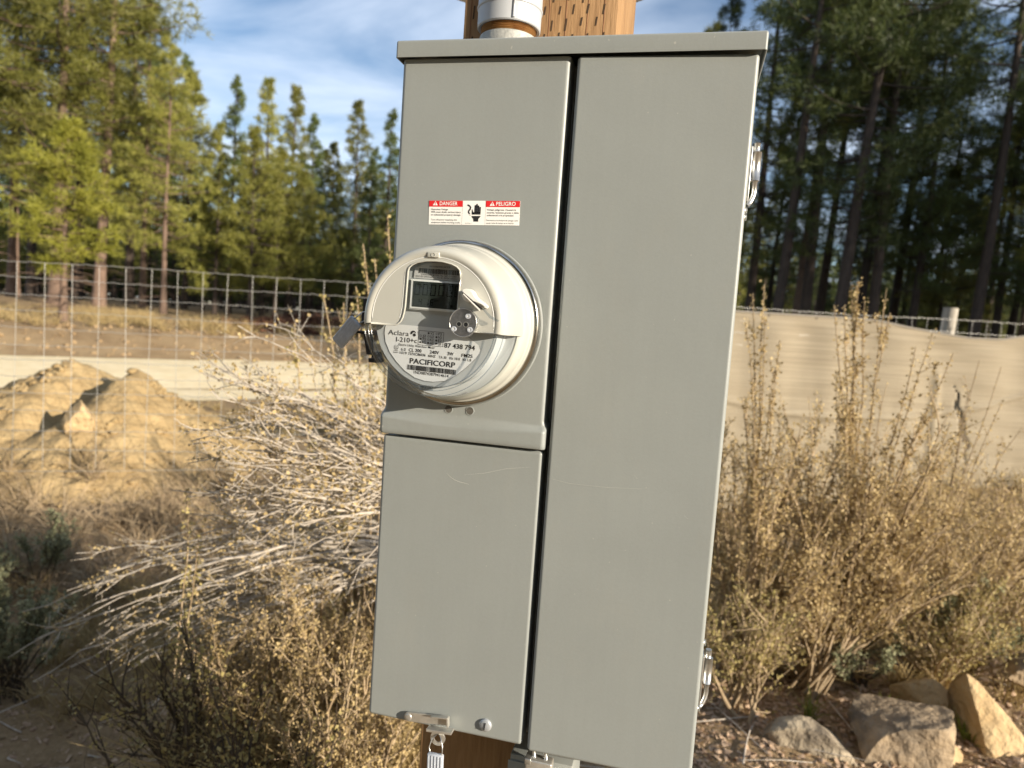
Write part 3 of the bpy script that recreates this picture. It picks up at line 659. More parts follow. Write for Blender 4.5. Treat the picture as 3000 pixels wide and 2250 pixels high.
# seal tags, padlock
def seal_tag(name, c, along, side, out, L, wd, th, label, mname, wire):
    e = empty(name, tuple(c), label, 'seal tag')
    al, sd, ou = [np.array(q, float)/np.linalg.norm(q) for q in (along, side, out)]
    def bx(nm, a0, a1, s0, s1, o0, o1, mt, bev=.0005):
        bm = box_bm(a0, a1, s0, s1, o0, o1, bev, 2)
        for v in bm.verts:
            q = al*v.co.x+sd*v.co.y+ou*v.co.z; v.co = Vector(q)
        return bm_obj(nm, bm, mt, e, smooth=True, angle=40)
    b = bx('body', 0, L, -wd/2, wd/2, -th/2, th/2, mname, .0012)
    for k in range(5): bx('rib', L*.03, L*.97, -wd*.42+k*wd*.2, -wd*.42+k*wd*.2+wd*.045, th/2+.0001, th/2+.0008, mname, .0002)
    bx('end_cap', L*.965, L*1.02, -wd*.42, wd*.42, -th*.4, th*.4, mname, .0008)
    tube('wire', [np.array(q)-np.array(c) for q in wire], .00075, 'galv', e, 6)
    return e
q = lambda x, z, d: (mc[0]+x/1000, -d, ZT+mc[1]+z/1000)
seal_tag('seal_tag', q(-103.2, -4.6, .058), (-24.5, 6, -27), (26, 0, -24), (.1, -1, -.1), .0365, .0165, .007,
         'grey translucent plastic seal tag wired to the round meter', 'tagplastic',
         [q(-106.0, -2.6, .059), q(-104.5, -0.8, .056), q(-99, 5.4, .052), q(-95, 7.0, .047), q(-91, 4.0, .044), q(-90.5, -1.0, .046), q(-95.5, -4.4, .055), q(-99.5, -7.2, .058)])
g = lambda x, z, d: (x/1000, -d, ZT+z/1000)
seal_tag('seal_tag', g(95.6, -808.5, .012), (.03, 0, -1), (1, 0, 0.02), (0, -1, 0), .040, .0195, .006,
         'clear plastic seal tag hanging by wire loop below cover latch', 'tagplastic',
         [g(88.6, -809, .012), g(86.8, -802, .012), g(88.6, -794, .008), g(94, -787.8, .004), g(99.5, -789.6, .008), g(103.6, -797, .013), g(104.0, -804, .013), g(103.0, -811, .012)])
pl = empty('padlock', (.217, .010, ZT-.80), 'small steel padlock hanging from bottom edge of long grey door', 'padlock')
loc = lambda x, z, y: (x/1000-.217, y-.010, z/1000+.80)
tube('shackle', [loc(211.5, -803, .010), loc(209.6, -792, .010), loc(208.8, -784, .010), loc(211, -778, .010), loc(215.5, -776, .010), loc(220, -778, .010), loc(222, -784, .010), loc(223.6, -792, .010), loc(225.6, -803, .010)], .0022, 'galv', pl, 12)
box('body', -.0150, .0165, -.008, .008, -.038, -.0005, 'zinc', pl, bev=.002)
box('bumper', -.0160, -.0085, -.0088, .0088, -.006, .0010, 'galv', pl, bev=.001)
box('hasp', -.012, .010, -.003, .001, .0105, .0300, 'galv', pl, bev=.0005)

# =================================================================== POST, CONDUIT, BOX
po = empty('wooden_post', (.128, .215, 0), 'square incised treated wood post carrying the grey panel', 'post')
px0, px1, py0, py1 = .0285, .2270, .120, .318
bm = box_bm(px0-.128, px1-.128, py0-.215, py1-.215, -.5, 3.4, .004, 2)
bm_obj('timber', bm, 'wood', po, smooth=True, angle=40)
slit = bmesh.new(); bmesh.ops.create_cube(slit, size=1)
for v in slit.verts: v.co = Vector((v.co.x*(.0014 if abs(v.co.z) > .2 else .0014), v.co.y*.0016, v.co.z*.0125))
for v in slit.verts:
    v.co.x += .0005*(1 if v.co.z > 0 else -1)
sme = bpy.data.meshes.new('incision'); slit.to_mesh(sme); slit.free(); sme.materials.append(M['slit'])
k = 0
for i in range(10):
    for j in range(8):
        x = px0+.014+i*.0186+((j % 2)*.0093)+.001*rng.normal()
        if x > px1-.012: continue
        z = ZT+.030+j*.0175+.0015*rng.normal()
        o = bpy.data.objects.new('incision', sme); C.objects.link(o); o.parent = po; o.location = (x-.128, py0-.215+.0003, z); o.scale = (1+.4*rng.random(), 1, .75+.6*rng.random()); k += 1
for i in range(9):                               # grain grooves down the front face
    x = px0+.010+i*.0212+.003*rng.normal()
    zs = np.linspace(ZT-.02, ZT+.26, 14)
    tube('grain_groove', [(x-.128+.0006*math.sin(z*31+i*2), py0-.215+.0002, z) for z in zs], .0006, 'wood_red', po, 5)
co = empty('conduit_riser', (.1065, .062, ZT+.0186), 'grey plastic conduit coupling on rusty threaded hub above the panel lid', 'conduit')
def lat(name, prof, material, parent, n=64):
    V = []; F = []; k = len(prof)
    for i in range(n):
        t = PI2*i/n; V += [(r*math.cos(t), r*math.sin(t), z) for r, z in prof]
    for i in range(n):
        i1 = (i+1) % n; F += [(i*k+j, i1*k+j, i1*k+j+1, i*k+j+1) for j in range(k-1)]
    o = mesh_obj(name, V, F, material, parent, smooth=True); o.data.set_sharp_from_angle(angle=R(35)); return o
lat('hub', mm([(42, 0), (42, 4), (37, 8), (35.2, 12), (34.6, 21.5), (33.8, 24.0), (31.4, 24.6)]), 'hub', co)
thr = []
for i in range(6): thr += [(31.2, 24.4+i*2.0), (32.9, 25.4+i*2.0)]
lat('thread', mm(thr+[(31.2, 46)]), 'rust', co)
cpl = lat('coupling', mm([(33.4, 33.8), (36.4, 33.5), (37.4, 34.7), (37.6, 54), (38.7, 55.2), (38.9, 57), (37.9, 58.6), (37.6, 90), (37.6, 120), (34, 121)]), 'pvc', co)
a = math.radians(-68)
tube('mould_seam', [(.0380*math.cos(a), .0380*math.sin(a), z) for z in (.0355, .0575)], .0016, 'pvc', cpl, 8)
for da in (-14, -11, 11, 14):
    a2 = a+R(da-20); tube('gate_mark', [(.0385*math.cos(a2), .0385*math.sin(a2), z) for z in (.0550, .0605)], .0010, 'pvc', cpl, 6)
lat('pipe', mm([(33.2, 100), (33.2, 1500)]), 'pvc', co, 40)
bxo = empty('steel_box', (.216, .075, ZT-.82), 'small grey steel box under the panel on the post', 'box')
box('housing', -.0385, .0385, -.043, .043, -.135, .0035, 'paint', bxo, bev=.0015)
box('cover_flange', -.0405, .0400, -.0455, -.0435, -.135, -.0035, 'paint', bxo, bev=.0008)
# pale round plate fixed behind the post
pd = at(1186, -19, 1.27)
dk = lat('round_plate', [(0.001, 0.0), (.182, .0), (.189, .004), (.191, .012), (.187, .018), (.001, .022)], 'white_pl', None, 72)
dk.location = (float(pd[0]), float(pd[1]), float(pd[2]))
dk.rotation_euler = (R(13), 0, 0)
tag(dk, 'pale round plastic plate fixed behind the top of the wooden post', 'plate')

# =================================================================== GROUND, ROAD, MOUND
def spaced(a, lin, far, n_lin, n_far):
    t = np.linspace(0, 1, n_far+1)[1:]; return a+np.concatenate([np.linspace(0, lin, n_lin), lin+(far-lin)*t**3.2])
us = np.concatenate([-spaced(0, 5, 320, 90, 60)[::-1][:-1], spaced(0, 5, 320, 90, 60)])
vs_ = np.concatenate([-spaced(0, 2, 220, 14, 24)[::-1][:-1], spaced(0, 8, 600, 170, 90)])
U, Vv = np.meshgrid(us, vs_); Z = ground(U, Vv); X, Y = uvxy(U, Vv)
P = np.stack([X, Y, Z], -1).reshape(-1, 3); nu = len(us); nv = len(vs_)
i = (np.arange(nv-1)[:, None]*nu+np.arange(nu-1)[None, :]).ravel(); F = np.stack([i, i+1, i+nu+1, i+nu], 1)
me = np_mesh('ground', P, F, np.full(len(F), 4)); go = link('ground', me, 'soil', None, True); tag(go, 'dry tan soil with bark litter', kind='structure')
# crushed-rock road beyond the fence
ls = np.linspace(-45, 60, 260); ws = np.linspace(0.0, 5.1, 24)
Lg, Wg = np.meshgrid(ls, ws); edge = (np.abs(Wg-2.55) > 2.5)*.22*fbm(Lg*1.1, Wg, 3, 5)*2
u_ = -5.4+.815*Lg-.58*(Wg+edge); v_ = 12+.58*Lg+.815*(Wg+edge)
zr = ground(u_, v_)+.012+.012*fbm(Lg*.5, Wg*2.2, 3, 15)+.02*np.exp(-((Wg-1.4)/.5)**2)*-.6+.006*np.sin(Wg*9)
X, Y = uvxy(u_, v_); P = np.stack([X, Y, zr], -1).reshape(-1, 3); nu = len(ls)
i = (np.arange(len(ws)-1)[:, None]*nu+np.arange(nu-1)[None, :]).ravel(); F = np.stack([i, i+1, i+nu+1, i+nu], 1)
ro_ = link('road', np_mesh('road', P, F, np.full(len(F), 4)), 'road', None, True); tag(ro_, 'pale crushed rock road beyond the wire fence', kind='structure')
# spoil mound with two crests
c1 = (-3.95, 6.35); c2 = (-3.25, 6.1)
gu = np.linspace(-6.6, -1.2, 190); gv = np.linspace(4.6, 8.2, 130); U, Vv = np.meshgrid(gu, gv)
def bumpf(u, v, c, ru, rv): 
    q_ = np.sqrt(((u-c[0])/ru)**2+((v-c[1])/rv)**2); return np.clip(1-q_, 0, 1)
h = np.maximum(0.86*bumpf(U, Vv, c1, 1.5, 1.7), .80*bumpf(U, Vv, c2, 1.08, 1.6))
h = np.maximum(h, .68*bumpf(U, Vv, (-5.3, 6.6), 1.8, 1.6))
h = h*(1+.25*fbm(U*1.6, Vv*1.6, 4, 31))+(h > .02)*(.10*fbm(U*5, Vv*5, 4, 33)+.07*fbm(U*15, Vv*15, 3, 35)) - .16*np.exp(-((U+3.62)/.16)**2)*np.exp(-((Vv-5.85)/.5)**2)
Z = ground(U, Vv)+np.where(h > .01, h, -.06)
X, Y = uvxy(U, Vv); P = np.stack([X, Y, Z], -1).reshape(-1, 3); nu = len(gu)
i = (np.arange(len(gv)-1)[:, None]*nu+np.arange(nu-1)[None, :]).ravel(); F = np.stack([i, i+1, i+nu+1, i+nu], 1)
mo = link('dirt_mound', np_mesh('dirt_mound', P, F, np.full(len(F), 4)), 'mound', None, True); tag(mo, 'tan heap of excavated soil with two crests behind wire fence', 'mound')
def mound_h(u, v):
    hh = np.maximum(np.maximum(0.86*bumpf(u, v, c1, 1.5, 1.7), .80*bumpf(u, v, c2, 1.08, 1.6)), .68*bumpf(u, v, (-5.3, 6.6), 1.8, 1.6)); return ground(u, v)+hh
# clods on the mound and the far bank (nobody could count them)
def scatter_rocks(name, pos, size, material, label, squash=.7):
    base = np.array([(1, 0, 0), (-1, 0, 0), (0, 1, 0), (0, -1, 0), (0, 0, 1), (0, 0, -1), (.6, .6, .55), (-.6, .6, .5), (.6, -.6, .5), (-.6, -.6, .55)])
    f0 = [(4, 6, 0), (4, 0, 8), (4, 8, 3), (4, 3, 9), (4, 9, 1), (4, 1, 7), (4, 7, 2), (4, 2, 6), (5, 0, 2), (5, 3, 0), (5, 1, 3), (5, 2, 1), (6, 2, 0), (8, 0, 3), (9, 3, 1), (7, 1, 2)]
    n = len(pos); b = base[None]*(1+.25*rng.normal(size=(n, 10, 3)))*np.array([1, 1, squash]); a_ = rng.random(n)*PI2
    rx = b[..., 0]*np.cos(a_)[:, None]-b[..., 1]*np.sin(a_)[:, None]; ry = b[..., 0]*np.sin(a_)[:, None]+b[..., 1]*np.cos(a_)[:, None]
    Vx = np.stack([rx, ry, b[..., 2]], -1)*np.asarray(size)[:, None, None]+np.asarray(pos)[:, None, :]
    F = (np.array(f0)[None]+10*np.arange(n)[:, None, None]).reshape(-1, 3)
    o = link(name, np_mesh(name, Vx.reshape(-1, 3), F, np.full(len(F), 3)), material); tag(o, label, kind='stuff'); return o
def pts_on(u, v, hf=ground, dz=0.0):
    z = hf(u, v)+dz; x, y = uvxy(u, v); return np.stack([x, y, z], -1)
u = rng.normal(-3.8, .95, 2400); v = rng.normal(5.9, .7, 2400); u = np.where(np.abs(u+3.62) < .3, u-1.2, u)
scatter_rocks('soil_clods', pts_on(u, v, mound_h, -.02), .010+.035*rng.random(2400)**3, 'mound', 'loose clods lying on the heap of excavated soil')
u = rng.uniform(-20, 3, 2200); wd = rng.uniform(5.2, 9.5, 2200); v = 12+(wd+(u+5.4)*.58)/.815
scatter_rocks('bank_clods', pts_on(u, v), .02+.06*rng.random(2200)**3, 'soil', 'loose clods along the cut bank beyond the road')

# =================================================================== FENCE AND FABRIC
fd = np.array([.9718, .2355])
def fline(s): return -3.04+fd[0]*s, 4.33+fd[1]*s
fb = pts_on(*[np.array(q_) for q_ in fline(0.0)])
fence = empty('wire_fence', tuple(fb), 'woven field fence of thin galvanised wire in front of dirt mound', 'fence')
fo = np.array(fb)
def ftop(s): return 1.565+.0155*s
def fpt(s, z, off=0.0):
    u, v = fline(s); x, y = uvxy(u+off*-.2355, v+off*.9718); return np.array([x, y, z])-fo
ss = np.arange(-9, 66)*.15
zz_ = [0, .098, .196, .294, .392, .490, .588, .690, .795, .905, 1.02, 1.14, 1.27]
sden = np.arange(-9*.15, 65*.15, .025)
for zi in zz_:
    ptsw = []
    for s_ in sden:
        k_ = (s_ % .15)/.15; ptsw.append(fpt(s_, ftop(s_)-zi+(.0045*math.exp(-((k_-.5)/.10)**2))+.006*math.sin(s_*1.1+zi*9)+.004*math.sin(s_*2.9+zi*23)-.010*math.sin(math.pi*((s_+1.6) % 4.95)/4.95)*(.3+zi), .010*math.sin(s_*.9+zi*5)))
    V, F = tube_arrays(ptsw, .0017, 5); mesh_obj('line_wire', V, F, 'wire', fence, True)
st_me = None
for s_ in ss:
    if st_me is None:
        V, F = tube_arrays([(0, 0, 0), (.001, 0, -.4), (0, .001, -.8), (0, 0, -1.27)], .0016, 5); st_me = np_mesh('stay_wire', V, F, np.full(len(F), 4)); st_me.materials.append(M['wire'])
    o = bpy.data.objects.new('stay_wire', st_me); C.objects.link(o); o.parent = fence; o.location = fpt(s_, ftop(s_)); o.rotation_euler = (.012*rng.normal(), .016*rng.normal(), 0)
for s_ in (-1.6, 3.35):
    bm = box_bm(-.05, .05, -.05, .05, -1.9, .15, .008); o = bm_obj('post', bm, 'post', fence); o.location = fpt(s_, ftop(s_), .07)
sp_u = at(2040, 690, 6.25)
bm = bmesh.new(); bmesh.ops.create_cone(bm, segments=20, radius1=.062, radius2=.058, depth=2.1, cap_ends=True)
o = bm_obj('post', bm, 'post', fence, smooth=True, angle=40); tp = at(2041, 664, 6.25); o.location = Vector(tp-fo)-Vector((0, 0, 1.05)); o.rotation_euler = (R(-1), R(3), 0)
# tan fabric lashed to the fence, sagging where its top edge came loose
sA, sB = 4.55, 9.5; ns_, nz_ = 230, 80; V = []
def sag(s):                                     # metres the top edge hangs below the top wire
    return float(np.interp(s, (4.4, 5.5, 5.93, 6.15, 6.39, 6.70, 7.01, 7.33, 7.68, 8.4), (.03, .03, .028, .04, .075, .108, .135, .130, .075, .02)))
for j in range(nz_+1):
    for i_ in range(ns_+1):
        s_ = sA+(sB-sA)*i_/ns_; t = j/nz_; z1 = ftop(s_)-sag(s_)-.01; u0, v0 = fline(s_); z0 = float(ground(u0, v0))-.06
        z = z1+(z0-z1)*t
        off = -.014-.030*sag(s_)/.2*math.exp(-t*14)+.016*float(fbm(s_*1.1, z*4.2, 3, 51))+.026*math.sin(s_*9.5+1.2*math.sin(s_*2.3))*math.exp(-t*1.6)*float(sm(t, .0, .10))+.030*float(fbm(s_*3.4, z*1.1, 3, 57))*float(sm(t, .1, .4))-.03*float(sm(.02-abs(t-.42-.10*math.sin(s_*1.3)), 0, .02))+.05*float(fbm(s_*.5, z*.8, 2, 53))*t-.020*math.sin(t*3.1)
        off += .004*math.sin((z+.10*s_)*26+2*math.sin(s_*1.7))*float(sm(t, .05, .3))
        off -= .035*math.exp(-((s_-6.75)/.035)**2)*float(sm(t, .18, .3))*(1-float(sm(t, .75, .95)))
        u, v = u0+off*-.2355, v0+off*.9718; x, y = uvxy(u, v); V.append((x-fo[0], y-fo[1], z-fo[2]))
n1 = ns_+1
def torn(i_, j):                                # long narrow rip down the sheet
    s_ = sA+(sB-sA)*(i_+.5)/ns_; t = (j+.5)/nz_; return .30 < t < .80 and abs(s_-(6.93+.42*(t-.30)+.02*math.sin(t*40))) < .030*math.sin(math.pi*(t-.30)/.50)+.004
F = [(j*n1+i_, j*n1+i_+1, (j+1)*n1+i_+1, (j+1)*n1+i_) for j in range(nz_) for i_ in range(ns_) if not torn(i_, j)]
fab = empty('privacy_fabric', tuple(fb), 'tan woven privacy fabric sagging along the wire fence', 'fabric')
fs = mesh_obj('sheet', V, F, 'fabric', fab, True); md = fs.modifiers.new('thick', 'SOLIDIFY'); md.thickness = .002
hem = [np.array(V[i_])+np.array([0, 0, .004]) for i_ in range(0, n1, 2)]
tube('hem', hem, .010, 'hem', fab, 8)
for s_ in np.arange(4.7, 9.3, .42):
    tube('tie', [fpt(s_, ftop(s_)+.006, .006), fpt(s_+.006, ftop(s_)-sag(s_)*.5, -.016), fpt(s_, ftop(s_)-sag(s_)-.03, -.028)], .0025, 'dark', fab, 5)

# =================================================================== TREES
def tufts_mesh(name, cen, dirs, L, Wd, B, seed, bark=None):
    r_ = np.random.default_rng(seed); n = len(cen)
    d = dirs[:, None, :]*.55+r_.normal(size=(n, B, 3))*.62; d /= np.linalg.norm(d, axis=2)[..., None]
    ln = L*(.7+.6*r_.random((n, B, 1))); sd = np.cross(d, r_.normal(size=(n, B, 3))); sd /= np.linalg.norm(sd, axis=2)[..., None]+1e-9
    p0 = cen[:, None, :]+r_.normal(size=(n, B, 3))*L*.10
    A = p0-sd*Wd*.35; Bq = p0+sd*Wd*.35; Cc = p0+d*ln*.55+sd*Wd*.5; D_ = p0+d*ln; E_ = p0+d*ln*.55-sd*Wd*.5
    V = np.stack([A, Bq, Cc, D_, E_], 2).reshape(-1, 3); k_ = n*B
    F = (np.arange(k_)*5)[:, None]+np.array([0, 1, 2, 3, 4])[None]
    return V, F
def make_tree(name, h, crown0, rad, nb, tpb, seed, bark='bark', needle='needle', L=.29, Wd=.020, B=13, shape='tall', dead=8, tr=.011, lean=0.0):
    r_ = np.random.default_rng(seed)
    zs = np.linspace(-.4, h, 18); ph = r_.random()*6
    off = lambda z: np.array([lean*z+.10*h/15*math.sin(z*.33+ph)*z/h, .10*h/15*math.cos(z*.28+ph)*z/h, 0])
    tp = [off(z)+np.array([0, 0, z]) for z in zs]; rd = np.array([max(.012, tr*h*(1-max(z, 0)/h)**.8*(1.0+.5*math.exp(-max(z, 0)*1.6))) for z in zs])
    V, F = tube_arrays(tp, rd, 12); tm = np_mesh(name+'_trunk', V, F, np.full(len(F), 4)); tm.polygons.foreach_set('use_smooth', [True]*len(F)); tm.materials.append(M[bark])
    T = Tubes(); cen = []; dr = []
    for b in range(nb):
        f = (b+r_.random())/nb; z = h*(crown0+(1-crown0)*f**.92); t = (z/h-crown0)/(1-crown0)
        if shape == 'cone': pr = (1-t)**.85*.95+.04
        elif shape == 'young': pr = (math.sin(min(1, (t+.08))*math.pi*.98)**.6)*(1-.45*t)
        else: pr = (.35+.65*math.sin(math.pi*min(1, t*.80+.22)))*(1-.55*t**3)
        ln = rad*pr*(.55+.6*r_.random()); az = r_.random()*PI2
        up = (.55*t-.10)+.15*r_.normal(); d0 = np.array([math.cos(az), math.sin(az), up]); s0 = off(z)+np.array([0, 0, z])
        tt = np.linspace(0, 1, 6); cur = np.array([s0+d0*ln*q_+np.array([0, 0, ln*(-.16*q_+.26*q_*q_)])+r_.normal(size=3)*.03*ln*q_ for q_ in tt])
        T.add(cur, np.linspace(max(.012, .016*ln+.010), .006, 6), 4)
        m_ = max(3, int(tpb*(.35+ln/rad)))
        for k_ in range(m_):
            q_ = .30+.72*math.sqrt(r_.random()); i0 = min(4, int(min(q_, .999)*5)); fr_ = min(q_, 1)*5-i0
            c = cur[i0]*(1-fr_)+cur[i0+1]*fr_; sd = r_.normal(size=3)*np.array([1, 1, .55])*ln*.17
            cen.append(c+sd); v = d0+sd/ln*3+np.array([0, 0, .35]); dr.append(v/np.linalg.norm(v))
    for k_ in range(24 if shape != 'cone' else 14):
        z = h*(1-.06*r_.random()); cen.append(off(z)+np.array([0, 0, z])+r_.normal(size=3)*.08); dr.append(np.array([0, 0, 1.0]))
    for b in range(dead):
        z = h*crown0*(.25+.8*r_.random()); az = r_.random()*PI2; ln = rad*(.35+.5*r_.random()); s0 = off(z)+np.array([0, 0, z])
        cur = np.array([s0+np.array([math.cos(az), math.sin(az), -.15*q_])*ln*q_+r_.normal(size=3)*.05*ln*q_ for q_ in np.linspace(0, 1, 6)]); T.add(cur, np.linspace(.018, .004, 6), 4)
        for k_ in range(4):
            i0 = 1+k_; e = cur[i0]+np.append(r_.normal(size=2), -.2)*ln*.22; T.add(np.array([cur[i0], (cur[i0]+e)/2+r_.normal(size=3)*.03, e]), [.007, .005, .003], 3)
    Vn, Fn = tufts_mesh(name, np.array(cen), np.array(dr), L, Wd, B, seed+1)
    Vt = np.concatenate(T.V); Ft = np.concatenate(T.F)
    Vall = np.concatenate([Vn, Vt]); flat = np.concatenate([Fn.ravel(), (Ft+len(Vn)).ravel()]); lc = np.concatenate([np.full(len(Fn), 5), np.full(len(Ft), 4)])
    mi = np.concatenate([np.zeros(len(Fn)), np.ones(len(Ft))]).astype(int)
    cm = np_mesh(name+'_crown', Vall, flat, lc, mi); cm.materials.append(M[needle]); cm.materials.append(M[bark if bark != 'deadwood' else 'deadwood'])
    return tm, cm, h
PR = {
 'A': make_tree('tall_a', 17, .24, 2.6, 84, 23, 101, 'bark_red'),
 'B': make_tree('tall_b', 18, .34, 2.4, 84, 23, 102, 'bark_red'),
 'C': make_tree('tall_c', 20, .50, 2.3, 62, 20, 103, 'bark', 'needle_shade'),
 'D': make_tree('tall_d', 19, .24, 2.3, 96, 22, 104, 'bark', 'needle_shade'),
 'E': make_tree('cone_e', 10, .12, 1.75, 92, 15, 105, 'bark', 'needle', L=.22, Wd=.018, B=13, shape='cone'),
 'F': make_tree('cone_f', 10, .16, 1.25, 90, 13, 106, 'bark', 'needle_shade', L=.20, Wd=.018, B=13, shape='cone'),
 'G': make_tree('young_g', 5.6, .27, 1.45, 72, 15, 107, 'bark_red', 'needle_y', L=.21, Wd=.017, B=14, shape='young', dead=26, tr=.016),
 'H': make_tree('young_h', 8, .20, 1.7, 84, 15, 108, 'bark', 'needle', L=.22, Wd=.018, B=13, shape='young', dead=8),
}
def tree(key, u, v, label, group=None, height=None, rot=None, lean=0., wid=1.0, sink=0.0):
    tm, cm, h = PR[key]; u = float(u); v = float(v); z = float(ground(u, v))-sink; x, y = uvxy(u, v)
    e = empty('pine_tree', (float(x), float(y), z), label, 'tree', group)
    s_ = (height/h) if height else 1.0; e.scale = (s_*wid, s_*wid, s_); e.rotation_euler = (0, 0, rng.random()*6.28 if rot is None else rot)
    if lean: e.rotation_euler = (Matrix.Rotation(lean, 3, Vector((-.2347, .9721, 0))) @ Matrix.Rotation(e.rotation_euler.z, 3, 'Z')).to_euler()
    for nm, me_ in (('trunk', tm), ('crown', cm)):
        o = bpy.data.objects.new(nm, me_); C.objects.link(o); o.parent = e
    return e
def ux(Dx, v): return (Dx-1106)/1535*v
def hgt(Dx, Dy, v):
    u = ux(Dx, v); return (698+.0686*(Dx-1106)-Dy)/1535*v + CAM[2]-float(ground(u, v))
gl = 'tall pines at the lit edge of the wood'
tree('G', ux(128, 19.5), 19.5, 'short yellow-green pine with bare pale lower trunk on the cut bank', None, hgt(150, 278, 19.5), 0.4, wid=1.12, lean=.02)
tree('A', ux(112, 27), 27, 'tall pine with thick grey-brown trunk just behind the short yellow-green pine', None, 20, 1.0, wid=1.05, lean=.015)
tree('B', ux(205, 28.5), 28.5, 'tall slim pine with reddish trunk beside the thick trunked pine', None, 19.5, 2.1, lean=.03)
for Dx, v, k, h_ in ((-40, 25, 'A', 17), (20, 30, 'B', 19), (300, 30, 'A', None), (345, 27.5, 'A', None), (270, 33, 'D', 18), (60, 35, 'D', 19), (160, 36, 'C', 20), (-100, 28, 'B', 18), (390, 33, 'H', None)):
    tops = {300: 30, 345: 115, 390: 180}
    tree(k, ux(Dx, v), v, 'tall full pine in sunlit stand behind the short yellow-green pine', gl, h_ or hgt(Dx, tops.get(Dx, 40), v))
gm = 'conical pines along the far edge of the clearing'
for Dx, Dy, v, k in ((485, 186, 32, 'F'), (556, 190, 33, 'E'), (612, 203, 34, 'E'), (655, 262, 35, 'F'), (530, 290, 29, 'H'), (585, 330, 30, 'H'), (748, 236, 35, 'E'), (818, 252, 35, 'F'), (700, 320, 37, 'E'), (455, 280, 30, 'E'), (780, 350, 33, 'F'), (640, 380, 31, 'H'), (860, 240, 36, 'E'), (910, 220, 37, 'E'), (430, 400, 34, 'F')):
    lab = {485: 'slender dark pine with a sharp pointed top beside tall sunlit stand', 748: 'pale green pointed pine with loose crown standing near grey panel edge'}.get(Dx, 'pointed young pine in the lower row at the clearing edge')
    tree(k, ux(Dx, v), v, lab, None if Dx in (485, 748) else gm, hgt(Dx, Dy, v))
gd = 'dark pines deep in the wood'
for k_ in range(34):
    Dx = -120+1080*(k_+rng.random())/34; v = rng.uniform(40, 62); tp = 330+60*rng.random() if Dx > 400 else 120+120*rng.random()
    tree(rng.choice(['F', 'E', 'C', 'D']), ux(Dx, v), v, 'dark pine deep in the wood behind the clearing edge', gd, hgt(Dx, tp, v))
# the wood beyond the tan fabric
gr = 'tall pines in the shaded wood beyond the tan fabric'
big = [(1655, 27, 'C', 21, .05, 'straight thick black trunked pine rising beside the panel hinges'), (1788, 26, 'D', 22, .055, 'tall pine with thick dark trunk leaning over the tan fabric'), (2082, 27, 'C', 21, .035, 'tall thin dark trunked pine rising behind round fence post')]
for Dx, v, k, h_, ln, lb in big: tree(k, ux(Dx, v), v, lb, None, h_, lean=ln)
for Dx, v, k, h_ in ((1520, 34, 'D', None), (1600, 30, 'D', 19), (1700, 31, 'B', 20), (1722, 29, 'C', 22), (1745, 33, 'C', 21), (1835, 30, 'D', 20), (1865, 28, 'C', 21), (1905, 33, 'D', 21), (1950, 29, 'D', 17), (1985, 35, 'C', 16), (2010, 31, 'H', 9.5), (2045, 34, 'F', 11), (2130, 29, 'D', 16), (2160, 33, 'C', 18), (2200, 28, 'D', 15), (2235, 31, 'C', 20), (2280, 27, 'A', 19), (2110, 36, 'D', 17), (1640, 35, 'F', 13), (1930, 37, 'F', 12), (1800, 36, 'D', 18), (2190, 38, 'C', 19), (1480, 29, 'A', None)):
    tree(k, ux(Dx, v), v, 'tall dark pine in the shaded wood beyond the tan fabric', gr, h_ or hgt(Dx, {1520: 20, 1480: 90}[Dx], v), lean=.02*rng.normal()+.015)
for k_ in range(24):
    Dx = 1430+860*(k_+rng.random())/24; v = rng.uniform(38, 64)
    tree(rng.choice(['F', 'E', 'C', 'D', 'H']), ux(Dx, v), v, 'dark pine deep in the wood beyond the tan fabric', 'dark pines deep in the wood beyond the fabric', hgt(Dx, 380+200*rng.random(), v))
# the same wood goes on outside the picture, towards the sun
k_ = 0
for n_ in np.arange(15.2, 42, 1.7):
    for t_ in (0, 6.5, 13):
        u = 27+t_+2*rng.random(); v = (n_+.8*rng.normal()-.583*u)/.785
        if u > .8*v+1.5: tree(rng.choice(['A', 'B', 'C', 'D']), u, v, 'tall pine in the wood on the sunward side of the clearing', 'pines on the sunward side', 13+5*rng.random()); k_ += 1

# unseen pines added behind the viewpoint to hold back sky light
for k_ in range(46):
    u = -38+56*rng.random(); v = -10-18*rng.random()
    if .581*u+.783*v < -8.0: tree(rng.choice(['A', 'D', 'E', 'C']), u, v, 'unseen tall pine added behind the viewpoint to cut sky light', 'unseen pines added to cut sky light', 15+5*rng.random(), wid=1.25)
# young pines and far growth that close the wood between the trunks
for k_ in range(64):
    Dx = (-120+1060*rng.random()) if k_ < 32 else (1440+860*rng.random()); v = rng.uniform(36, 56)
    tree(rng.choice(['H', 'E', 'F']), ux(Dx, v), v, 'low young pine crowded among the dark trunks of the wood', 'young pines in the understorey', rng.uniform(2.8, 5.5), wid=1.5)
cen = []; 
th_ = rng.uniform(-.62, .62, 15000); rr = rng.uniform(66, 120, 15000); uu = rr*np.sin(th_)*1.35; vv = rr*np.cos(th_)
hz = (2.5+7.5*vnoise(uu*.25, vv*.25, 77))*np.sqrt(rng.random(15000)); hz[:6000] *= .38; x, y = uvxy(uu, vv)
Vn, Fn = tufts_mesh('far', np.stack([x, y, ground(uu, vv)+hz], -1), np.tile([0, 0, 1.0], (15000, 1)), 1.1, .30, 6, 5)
tag(link('far_wood', np_mesh('far_wood', Vn, Fn, np.full(len(Fn), 5)), 'needle_shade'), 'dark far-off pine wood that reads as one mass', kind='stuff')

